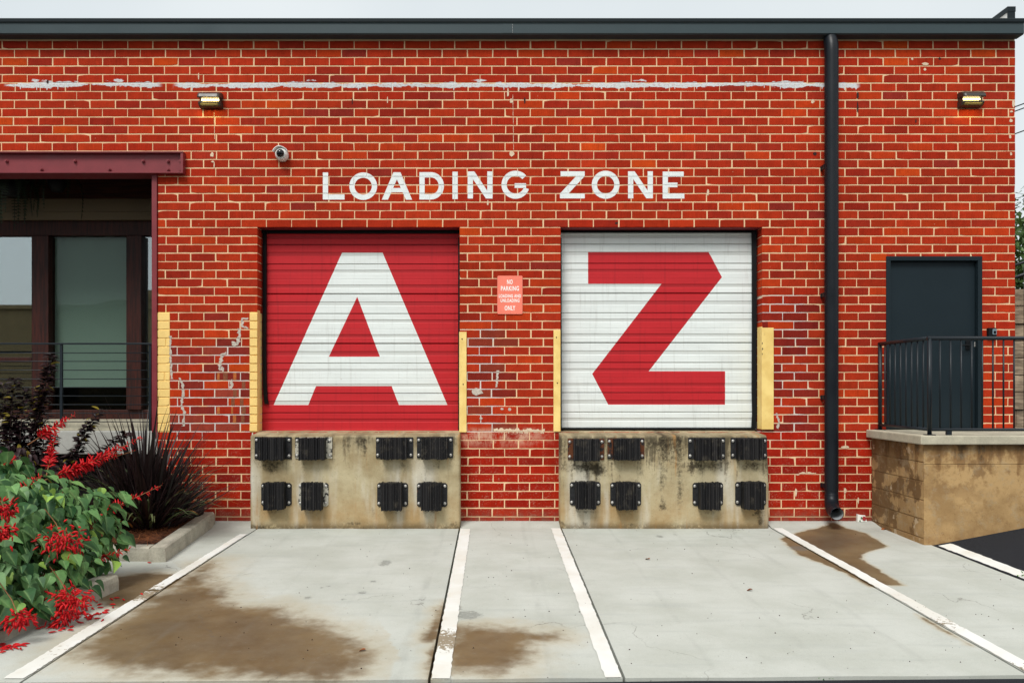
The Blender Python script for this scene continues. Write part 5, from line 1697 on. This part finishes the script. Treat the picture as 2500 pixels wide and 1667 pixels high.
def bake(lst, name, parent, mat):
    mb = MB(); lr_ = []; rib = []
    for src, M_, rnd in lst:
        mb.add([M_ @ Vector(v) for v in src.v], src.f); lr_ += [rnd] * len(src.v); rib += src.rib
    me = mb.mesh(name, mat, smooth=True, fix=False)
    me.attributes.new('lrand', 'FLOAT', 'POINT').data.foreach_set('value', lr_)
    me.attributes.new('rib', 'FLOAT', 'POINT').data.foreach_set('value', rib)
    return stuff(link(name, me, parent))

# ---- red flowering shrub
fr = random.Random(77)
shrub = thing('flowering_shrub', (-4.1, -3.05, 0), 'big green heart leaved shrub with scarlet flower spikes over the curb', 'shrub')
EL = [(Vector((-3.92, -3.95, .12)), Vector((.56, .45, .26))), (Vector((-4.32, -2.75, .40)), Vector((1.0, .75, .54))), (Vector((-3.98, -3.5, .20)), Vector((.78, .78, .40))), (Vector((-4.08, -3.0, .5)), Vector((.7, .5, .42)))]
def shrub_pts(n, front):
    out = []
    while len(out) < n:
        c, rad = EL[fr.choices((0, 1, 2, 3), (1.6, 5, 3, 2))[0]]
        v = Vector((fr.gauss(0, 1), fr.gauss(0, 1), fr.gauss(0, 1))).normalized()
        if front and (v.y > .35 or v.z < -.75 or v.x < -.7): continue
        k_ = fr.uniform(.86, 1.14) if front else fr.uniform(.55, .95)
        k_ *= 1 + .22 * mnoise.noise((v.x * 2.2 + c.x, v.y * 2.2, v.z * 2.2))
        p = c + Vector((v.x * rad.x, v.y * rad.y, v.z * rad.z)) * k_
        if p.z < .06: p.z = fr.uniform(.04, .15)
        if any(((p - c2).x / r2.x) ** 2 + ((p - c2).y / r2.y) ** 2 + ((p - c2).z / r2.z) ** 2 < .7 for c2, r2 in EL) and front: continue
        out.append((p, v))
    return out
leaves = shrub_pts(300, True)
for p, v in leaves:
    fwd = Vector((v.x * .7 + fr.uniform(-.6, .6), v.y * .7 + fr.uniform(-.6, .6), -.55 + fr.uniform(-.5, .35)))
    nrm = v + Vector((fr.uniform(-.3, .3), -.25, .8))
    o = link('leaf', heart[fr.randrange(4)][0], shrub)
    o.matrix_basis = orient(p, fwd, nrm, fr.uniform(.07, .155))
rest = []
for p, v in shrub_pts(1500, False) + shrub_pts(1050, True):
    fwd = Vector((v.x * .7 + fr.uniform(-.6, .6), v.y * .7 + fr.uniform(-.6, .6), -.5 + fr.uniform(-.5, .3)))
    rest.append((heart[fr.randrange(4)][1], orient(p, fwd, v + Vector((0, -.2, .8)), fr.uniform(.07, .15)), fr.random()))
bake(rest, 'leaves', shrub, 'leaf_green')
mb = MB()
for _ in range(26):
    c, rad = EL[fr.randrange(4)]
    v = Vector((fr.gauss(0, 1), fr.gauss(0, 1), abs(fr.gauss(0, 1)))).normalized()
    e = c + Vector((v.x * rad.x, v.y * rad.y, v.z * rad.z)) * .95
    s_ = Vector((-4.1 + fr.uniform(-.1, .1), -3.0 + fr.uniform(-.1, .1), 0))
    mb.tube([s_, s_.lerp(e, .5) + Vector((0, 0, .12)), e], .01, 5, rs=[.014, .009, .004])
build(mb, 'stems', 'stem', shrub, True)
# flower spikes: stem with curved tubular florets
def floret(mb, base, dirn, L_, rad, r, lr_):
    dirn = dirn.normalized()
    side = dirn.cross(Vector((0, 0, 1))).normalized(); up = side.cross(dirn).normalized()
    pts = [base + dirn * L_ * t - up * L_ * .22 * t * t for t in (0, .3, .65, 1)]
    rs = [rad * .45, rad, rad * .9, rad * .2]
    n0 = len(mb.v)
    mb.tube(pts, rad, 5, 0, caps=False, rs=rs)
    lr_ += [r.random()] * (len(mb.v) - n0)
def spike(p0, p1, dens, label=None, sag=.03, full=1.0):
    mb = MB(); lr_ = []
    L_ = (p1 - p0).length; d = (p1 - p0) / L_
    n = int(L_ * dens)
    for i in range(n):
        t = (i + fr.random()) / n
        c = p0.lerp(p1, t) - Vector((0, 0, sag * 4 * t * (t - 1) * -1 * .0))
        big = max(.15, 1 - max(0, t - .25) / .75) * full
        if fr.random() > .35 + .75 * big: continue
        a = fr.uniform(0, 6.28)
        side = d.cross(Vector((0, 0, 1))).normalized(); up = side.cross(d)
        out = side * math.cos(a) + up * math.sin(a)
        floret(mb, c + out * .004, out * 1.0 + d * fr.uniform(.1, .9), (.022 + .045 * big) * fr.uniform(.8, 1.2), .0035 + .0055 * big, fr, lr_)
    o0 = len(mb.v)
    mb.tube([p0 - d * .12, p0.lerp(p1, .5), p1], .005, 5, 1, rs=[.006, .005, .0025])
    lr_ += [.5] * (len(mb.v) - o0)
    me = mb.mesh('flower_spike', ['petal', 'stem'], smooth=True, fix=False)
    me.attributes.new('lrand', 'FLOAT', 'POINT').data.foreach_set('value', lr_)
    return link('flower_spike', me, shrub)
for (x0, y0, d0, x1, y1, d1, dn, fl) in [(165, 1155, 1.9, 345, 1068, 1.6, 210, 1.25), (140, 1160, 2.0, 300, 1100, 1.7, 190, 1.2), (245, 1255, 2.1, 395, 1184, 1.8, 150, .9), (118, 1140, 1.9, 138, 1052, 1.6, 170, 1.0), (95, 1068, 1.5, 185, 1010, 1.3, 230, 1.15),
                                       (-20, 1240, 3.2, 100, 1160, 2.9, 220, 1.2), (140, 1215, 2.7, 185, 1205, 2.6, 60, .7), (0, 1150, 2.6, 40, 1115, 2.4, 200, 1.0), (150, 1330, 3.0, 235, 1285, 2.7, 120, .6), (235, 1365, 2.9, 318, 1338, 2.7, 190, .55),
                                       (-10, 1300, 3.5, 15, 1330, 3.6, 260, 1.1), (60, 1505, 4.0, 90, 1500, 4.0, 200, .8), (120, 1400, 3.2, 215, 1375, 3.0, 90, .5), (160, 1150, 1.8, 330, 1100, 1.7, 60, .4)]:
    spike(P(x0, y0, d0), P(x1, y1, d1), dn, full=fl)
def cluster(px, py, d, rpx, n):
    c = P(px, py, d); s_ = F / (CAM_D - d); r_ = rpx / s_
    mb = MB(); lr_ = []
    for _ in range(n):
        v = Vector((fr.gauss(0, .42), fr.gauss(0, .4), fr.gauss(0, .4)))
        w_ = Vector((fr.gauss(0, 1), fr.gauss(0, 1), fr.gauss(0, 1))).normalized() * .8 + v * .8
        floret(mb, c + Vector((v.x * r_ * 1.25, v.y * r_, v.z * r_ * .9)), w_ + Vector((0, -.15, -.45)), fr.uniform(.028, .055), fr.uniform(.005, .009), fr, lr_)
    o0 = len(mb.v)
    mb.tube([c + Vector((-.2, .1, .22)), c + Vector((-.08, .04, .12)), c], .0032, 5, 1)
    lr_ += [.5] * (len(mb.v) - o0)
    me = mb.mesh('flower_cluster', ['petal', 'stem'], smooth=True, fix=False)
    me.attributes.new('lrand', 'FLOAT', 'POINT').data.foreach_set('value', lr_)
    link('flower_cluster', me, shrub)['kind'] = 'stuff'
for a in ((155, 1318, 3.45, 42, 190), (170, 1465, 3.75, 44, 190), (5, 1300, 3.9, 24, 80), (48, 1510, 4.15, 26, 80), (150, 1505, 3.8, 22, 60), (75, 1452, 3.8, 12, 14), (10, 1240, 3.6, 28, 80)):
    cluster(*a)
# fallen petals
mb = MB(); lr_ = []
def fallen(px, py):
    p = GP(px, py); a = fr.uniform(0, 6.28)
    floret(mb, p + Vector((0, 0, .010)), Vector((math.cos(a), math.sin(a), .12)), fr.uniform(.03, .06), .0065, fr, lr_)
for _ in range(70):
    t = fr.random(); fallen(130 + 115 * t + fr.gauss(0, 18), 1532 - 45 * t + fr.gauss(0, 9))
for _ in range(30): fallen(fr.uniform(-5, 55), fr.gauss(1580, 5))
for px, py in ((343, 1451), (299, 1465), (277, 1462), (275, 1486), (238, 1485), (282, 1478), (195, 1507), (268, 1463), (118, 1547), (360, 1375), (250, 1370)): fallen(px, py)
me = mb.mesh('fallen_petals', 'petal', smooth=True, fix=False)
me.attributes.new('lrand', 'FLOAT', 'POINT').data.foreach_set('value', lr_)
stuff(link('fallen_petals', me), 'scarlet fallen petals scattered on the paving below the shrub', 'petals')

# ---- purple spiky grass
gr = random.Random(12)
gx, gd = -3.79, .82
grass = thing('spiky_grass', (gx, -gd, .08), 'dark purple fountain of strappy blades against the brick wall', 'grass plant')
def blade_mesh(L_, lean, w, mat, curl=1.0):
    mb = MB(); n = 8
    x = z = 0.0; ang = lean
    for i in range(n + 1):
        t = i / n
        ww = w * (1 - t ** 2.2) * (.55 + .45 * min(1, t * 4))
        mb.v += [(-ww, x, z), (0, x - .0, z - ww * .35), (ww, x, z)]
        ang = lean + curl * t * t
        x += math.sin(ang) * L_ / n; z += math.cos(ang) * L_ / n
    for i in range(n):
        for k in range(2): mb.f.append((i * 3 + k, i * 3 + k + 1, i * 3 + k + 4, i * 3 + k + 3)); mb.mi.append(0)
    return mb.mesh('blade', mat, smooth=True, fix=False)
dk = [blade_mesh(L_, le, w, 'blade', cu) for L_, le, w, cu in ((1.0, .08, .011, .4), (.95, .3, .012, .55), (.92, .5, .011, .6), (.88, .7, .012, .7), (1.0, .45, .010, .5), (.85, .9, .011, .7), (1.08, .2, .010, .35))]
gn = [blade_mesh(L_, le, w, 'blade_green', cu) for L_, le, w, cu in ((.75, .7, .010, 1.2), (.7, .9, .011, 1.4), (.85, .6, .009, 1.3), (.6, 1.0, .010, 1.0))]
for i in range(290):
    a = gr.uniform(0, 6.283)
    me = dk[gr.randrange(7)] if i < 205 else gn[gr.randrange(4)]
    o = link('blade', me, grass)
    rr_ = abs(gr.gauss(0, .10))
    s_ = gr.uniform(.9, 1.5)
    o.matrix_basis = Matrix.Translation((gx + math.cos(a + 1.57) * rr_, -gd + math.sin(a + 1.57) * rr_ * .8, .06)) @ Matrix.Rotation(a + gr.uniform(-.4, .4), 4, 'Z') @ Matrix.Diagonal((gr.uniform(1.3, 2.1), s_, s_, 1))
mb = MB(); lr_ = []
for _ in range(800):
    a = gr.uniform(0, 6.283); le = gr.uniform(0, 1.05); L_ = gr.uniform(.5, 1.0); n0 = len(mb.v)
    p = Vector((gx + gr.gauss(0, .1), -gd + gr.gauss(0, .1), .05)); dd = Vector((math.sin(le) * math.cos(a), math.sin(le) * math.sin(a), math.cos(le)))
    sd2 = dd.cross(Vector((gr.uniform(-1, 1), gr.uniform(-1, 1), .2))).normalized() * .009
    mb.add([p - sd2, p + sd2, p + dd * L_ * .6 + sd2, p + dd * L_, p + dd * L_ * .6 - sd2], [(0, 1, 2, 3, 4)]); lr_ += [gr.random()] * 5
me = mb.mesh('blades', 'blade', fix=False)
me.attributes.new('lrand', 'FLOAT', 'POINT').data.foreach_set('value', lr_)
stuff(link('blades', me, grass))

# ---- dark leaved shrub in front of the entry
nr_ = random.Random(45)
nb = thing('purple_shrub', (-5.0, -1.0, .08), 'upright blackish purple leaved shrub in front of the entry railing', 'shrub')
stems = []
smb = MB()
for (px, py, d) in [(125, 868, .8), (118, 900, .85), (35, 925, .9), (60, 950, .9), (8, 940, .8), (-40, 900, 1.0), (95, 960, .8), (20, 990, .9), (-80, 950, 1.0), (70, 1010, .7), (110, 1020, .8), (245, 1000, .75), (215, 1040, .8), (310, 1055, .7), (40, 1050, .9), (130, 1060, .9), (0, 1040, .9), (-30, 1060, 1.0)]:
    e = P(px, py, d)
    s_ = Vector((-5.0 + nr_.uniform(-.15, .15) + (e.x + 5) * .35, -1.0 + nr_.uniform(-.1, .1), .08))
    m_ = s_.lerp(e, .5) + Vector(((s_.x - e.x) * .12, 0, .08))
    path = []
    for i in range(11):
        t = i / 10
        path.append(s_ * (1 - t) ** 2 + m_ * 2 * t * (1 - t) + e * t * t)
    smb.tube(path, .006, 5, rs=[.010 - .0075 * i / 10 for i in range(11)])
    stems.append(path)
build(smb, 'stems', 'stem_dark', nb, True)
cand = []
for path in stems:
    L_ = sum((path[i + 1] - path[i]).length for i in range(10))
    for _ in range(int(L_ * 120)):
        t = nr_.uniform(.25, 1) ** .8 * 10
        i = min(int(t), 9); p = path[i].lerp(path[i + 1], t - i)
        d = (path[i + 1] - path[i]).normalized(); a = nr_.uniform(0, 6.28)
        out = Vector((math.cos(a), math.sin(a), .1)); fwd = out * .9 + d * .5 + Vector((0, 0, nr_.uniform(-.5, .1)))
        cand.append((p, orient(p + out * .012, fwd, Vector((out.x * .4, out.y * .4 - .2, .9)), nr_.uniform(.05, .095)), nr_.random()))
cand.sort(key=lambda c: -c[0].z)
for p, M_, r_ in cand[:300]:
    o = link('leaf', oval[nr_.randrange(3)][0], nb); o.matrix_basis = M_
bake([(oval[nr_.randrange(3)][1], M_, r_ * .9) for p, M_, r_ in cand[300:]], 'leaves', nb, 'leaf_dark')
low = []
for _ in range(900):
    v = Vector((nr_.gauss(0, 1), nr_.gauss(0, 1), nr_.gauss(0, 1))).normalized() * nr_.uniform(.6, 1)
    p = Vector((-5.05 + v.x * .62, -1.15 + v.y * .4, .62 + v.z * .42))
    low.append((oval[nr_.randrange(3)][1], orient(p, Vector((v.x, v.y, -.3 + nr_.uniform(-.4, .4))), v + Vector((0, -.2, .8)), nr_.uniform(.05, .08)), nr_.random() * .9))
bake(low, 'lower_leaves', nb, 'leaf_dark')

# ---- hanging ferns inside the entry
def fern(px, py, y, nf, label):
    c = P(px, py, -y)
    o = thing('hanging_fern', c, label, 'fern', 'hanging ferns in the entry')
    build(MB().tube([(c.x, c.y, c.z - .12), (c.x, c.y, c.z - .04), (c.x, c.y, c.z + .06)], .12, 14, rs=[.07, .11, .14]), 'pot', 'black', o, True)
    build(MB().tube([(c.x, c.y, c.z + .05), (c.x, c.y, 4.619)], .004, 5), 'hanger', 'rail', o)
    for i in range(nf):
        a = 6.283 * i / nf + nr_.uniform(-.2, .2); L_ = nr_.uniform(.35, .62)
        mb = MB(); lr_ = []
        for j in range(22):
            t = j / 21
            p = Vector((math.cos(a), math.sin(a), 0)) * (.12 + .2 * math.sin(t * 2.0)) + Vector((0, 0, .08 + .12 * t - L_ * 1.15 * t * t))
            w = .055 * (1 - t) ** .6 + .008
            sd3 = Vector((-math.sin(a), math.cos(a), 0))
            for sg in (-1, 1):
                q0 = Vector(c) + p; q1 = q0 + sd3 * sg * w + Vector((0, 0, -.015))
                mb.add([q0, q0 + Vector((0, 0, -.016)), q1 + Vector((0, 0, -.006)), q1], [(0, 1, 2, 3)]); lr_ += [nr_.random()] * 4
        mb.tube([Vector(c) + Vector((math.cos(a), math.sin(a), 0)) * (.12 + .2 * math.sin(t * 2.0)) + Vector((0, 0, .078 + .12 * t - L_ * 1.15 * t * t)) for t in (0, .25, .5, .75, 1)], .004, 4); lr_ += [.5] * (len(mb.v) - len(lr_))
        me = mb.mesh('frond', 'fern', fix=False)
        me.attributes.new('lrand', 'FLOAT', 'POINT').data.foreach_set('value', lr_)
        link('frond', me, o)
fern(25, 455, .55, 18, 'leafy hanging fern at the left edge under the steel beam')
fern(140, 445, .75, 9, 'small hanging fern right of the larger one in the dark entry')

# ================================================================== SMALL THINGS ON THE GROUND
c = GP(2102, 1272)
o = thing('crushed_carton', (c.x, c.y, c.z), 'crushed white carton with red and green print against the wall foot', 'litter')
mb = MB()
mb.add([(c.x - .055, c.y - .03, c.z), (c.x + .05, c.y - .045, c.z), (c.x + .058, c.y + .03, c.z + .003), (c.x - .05, c.y + .04, c.z), (c.x - .05, c.y - .022, c.z + .082), (c.x + .035, c.y - .03, c.z + .078), (c.x + .045, c.y + .035, c.z + .066), (c.x - .048, c.y + .03, c.z + .09)],
       [(0, 3, 2, 1), (4, 5, 6, 7), (0, 1, 5, 4), (1, 2, 6, 5), (2, 3, 7, 6), (3, 0, 4, 7)])
build(mb, 'carton_body', 'carton', o)
yf = lambda x, z: c.y - .03 - .012 * (x - c.x + .05) / .1 + .008 * (z - c.z) / .08 - .004
for cx_, cz_, r_, m in ((.018, .04, .022, 'carton_red'), (-.012, .048, .010, 'carton_green'), (-.03, .012, .008, 'carton_green')):
    pl = [(c.x + cx_ + r_ * math.cos(6.283 * i / 10), c.z + cz_ + r_ * 1.2 * math.sin(6.283 * i / 10)) for i in range(10)]
    build(MB().add([(x, yf(x, z) - .006, z) for x, z in pl], [tuple(range(10))]), 'print_spot', m, o, fix=False)
wr = random.Random(2)
def weed(px, py, n, h, label):
    c = GP(px, py); mb = MB(); lr_ = []
    for _ in range(n):
        a = wr.uniform(0, 6.28); p = c + Vector((wr.gauss(0, .02), wr.gauss(0, .012), wr.uniform(0, h * .6)))
        t = Vector((math.cos(a), math.sin(a), wr.uniform(.2, 1))).normalized() * h * wr.uniform(.3, .6); s_ = t.cross(Vector((0, 0, 1))).normalized() * h * .12
        mb.add([p, p + t * .5 + s_, p + t, p + t * .5 - s_], [(0, 1, 2, 3)]); lr_ += [wr.random()] * 4
    me = mb.mesh('weed', 'leaf_green', fix=False); me.attributes.new('lrand', 'FLOAT', 'POINT').data.foreach_set('value', lr_)
    tag(link('weed', me), label, 'weed', 'weeds in the joints')
weed(1970, 1266, 26, .05, 'small green weed at the wall foot left of the downspout')
weed(2500, 1410, 10, .07, 'grassy weed at the end of the rightmost white line')
weed(2022, 1662, 8, .035, 'little weed at the front edge of the concrete')
# dry leaves and grit
def dry_leaf(px, py, s_, a, label):
    p = GP(px, py); me, _ = oval[1]
    o = link('dry_leaf', me.copy()); o.data.materials.clear(); o.data.materials.append(MAT['straw'])
    o.matrix_basis = Matrix.Translation(p + Vector((0, 0, .012))) @ Matrix.Rotation(a, 4, 'Z') @ Matrix.Diagonal((s_, s_, s_, 1))
    tag(o, label, 'dry leaf', 'dry leaves on the paving')
dry_leaf(1586, 1367, .06, .6, 'curled brown leaf on the paving below the Z dock')
dry_leaf(1838, 1442, .055, 1.4, 'reddish dry leaf on the paving inside the right bay')
dry_leaf(2160, 1292, .07, 2.2, 'long dry leaf at the foot of the block base')
dry_leaf(893, 1589, .05, 1.5, 'tiny brown leaf at the edge of the big wet stain')
mb = MB()
for _ in range(190):
    px, py = wr.uniform(200, 2480), 1290 + 370 * wr.random() ** 1.3
    p = GP(px, py); 
    if p.x < -3.1 or (p.x > 4.5 and p.y > -1.2) or p.x > L5l(-p.y) - .05 or p.y > -.34: continue
    s_ = wr.uniform(.0025, .007); a = wr.uniform(0, 3)
    vs_ = [(p.x + s_ * math.cos(a + i * 2.1) * wr.uniform(.7, 1.3), p.y + s_ * math.sin(a + i * 2.1) * wr.uniform(.7, 1.3), p.z + .001) for i in range(3)] + [(p.x, p.y, p.z + s_ * .9 + .002)]
    mb.add(vs_, [(0, 1, 3), (1, 2, 3), (2, 0, 3)])
stuff(build(mb, 'grit', 'soot', None, fix=False), 'dark grit and crumbs scattered over the pale paving', 'grit')
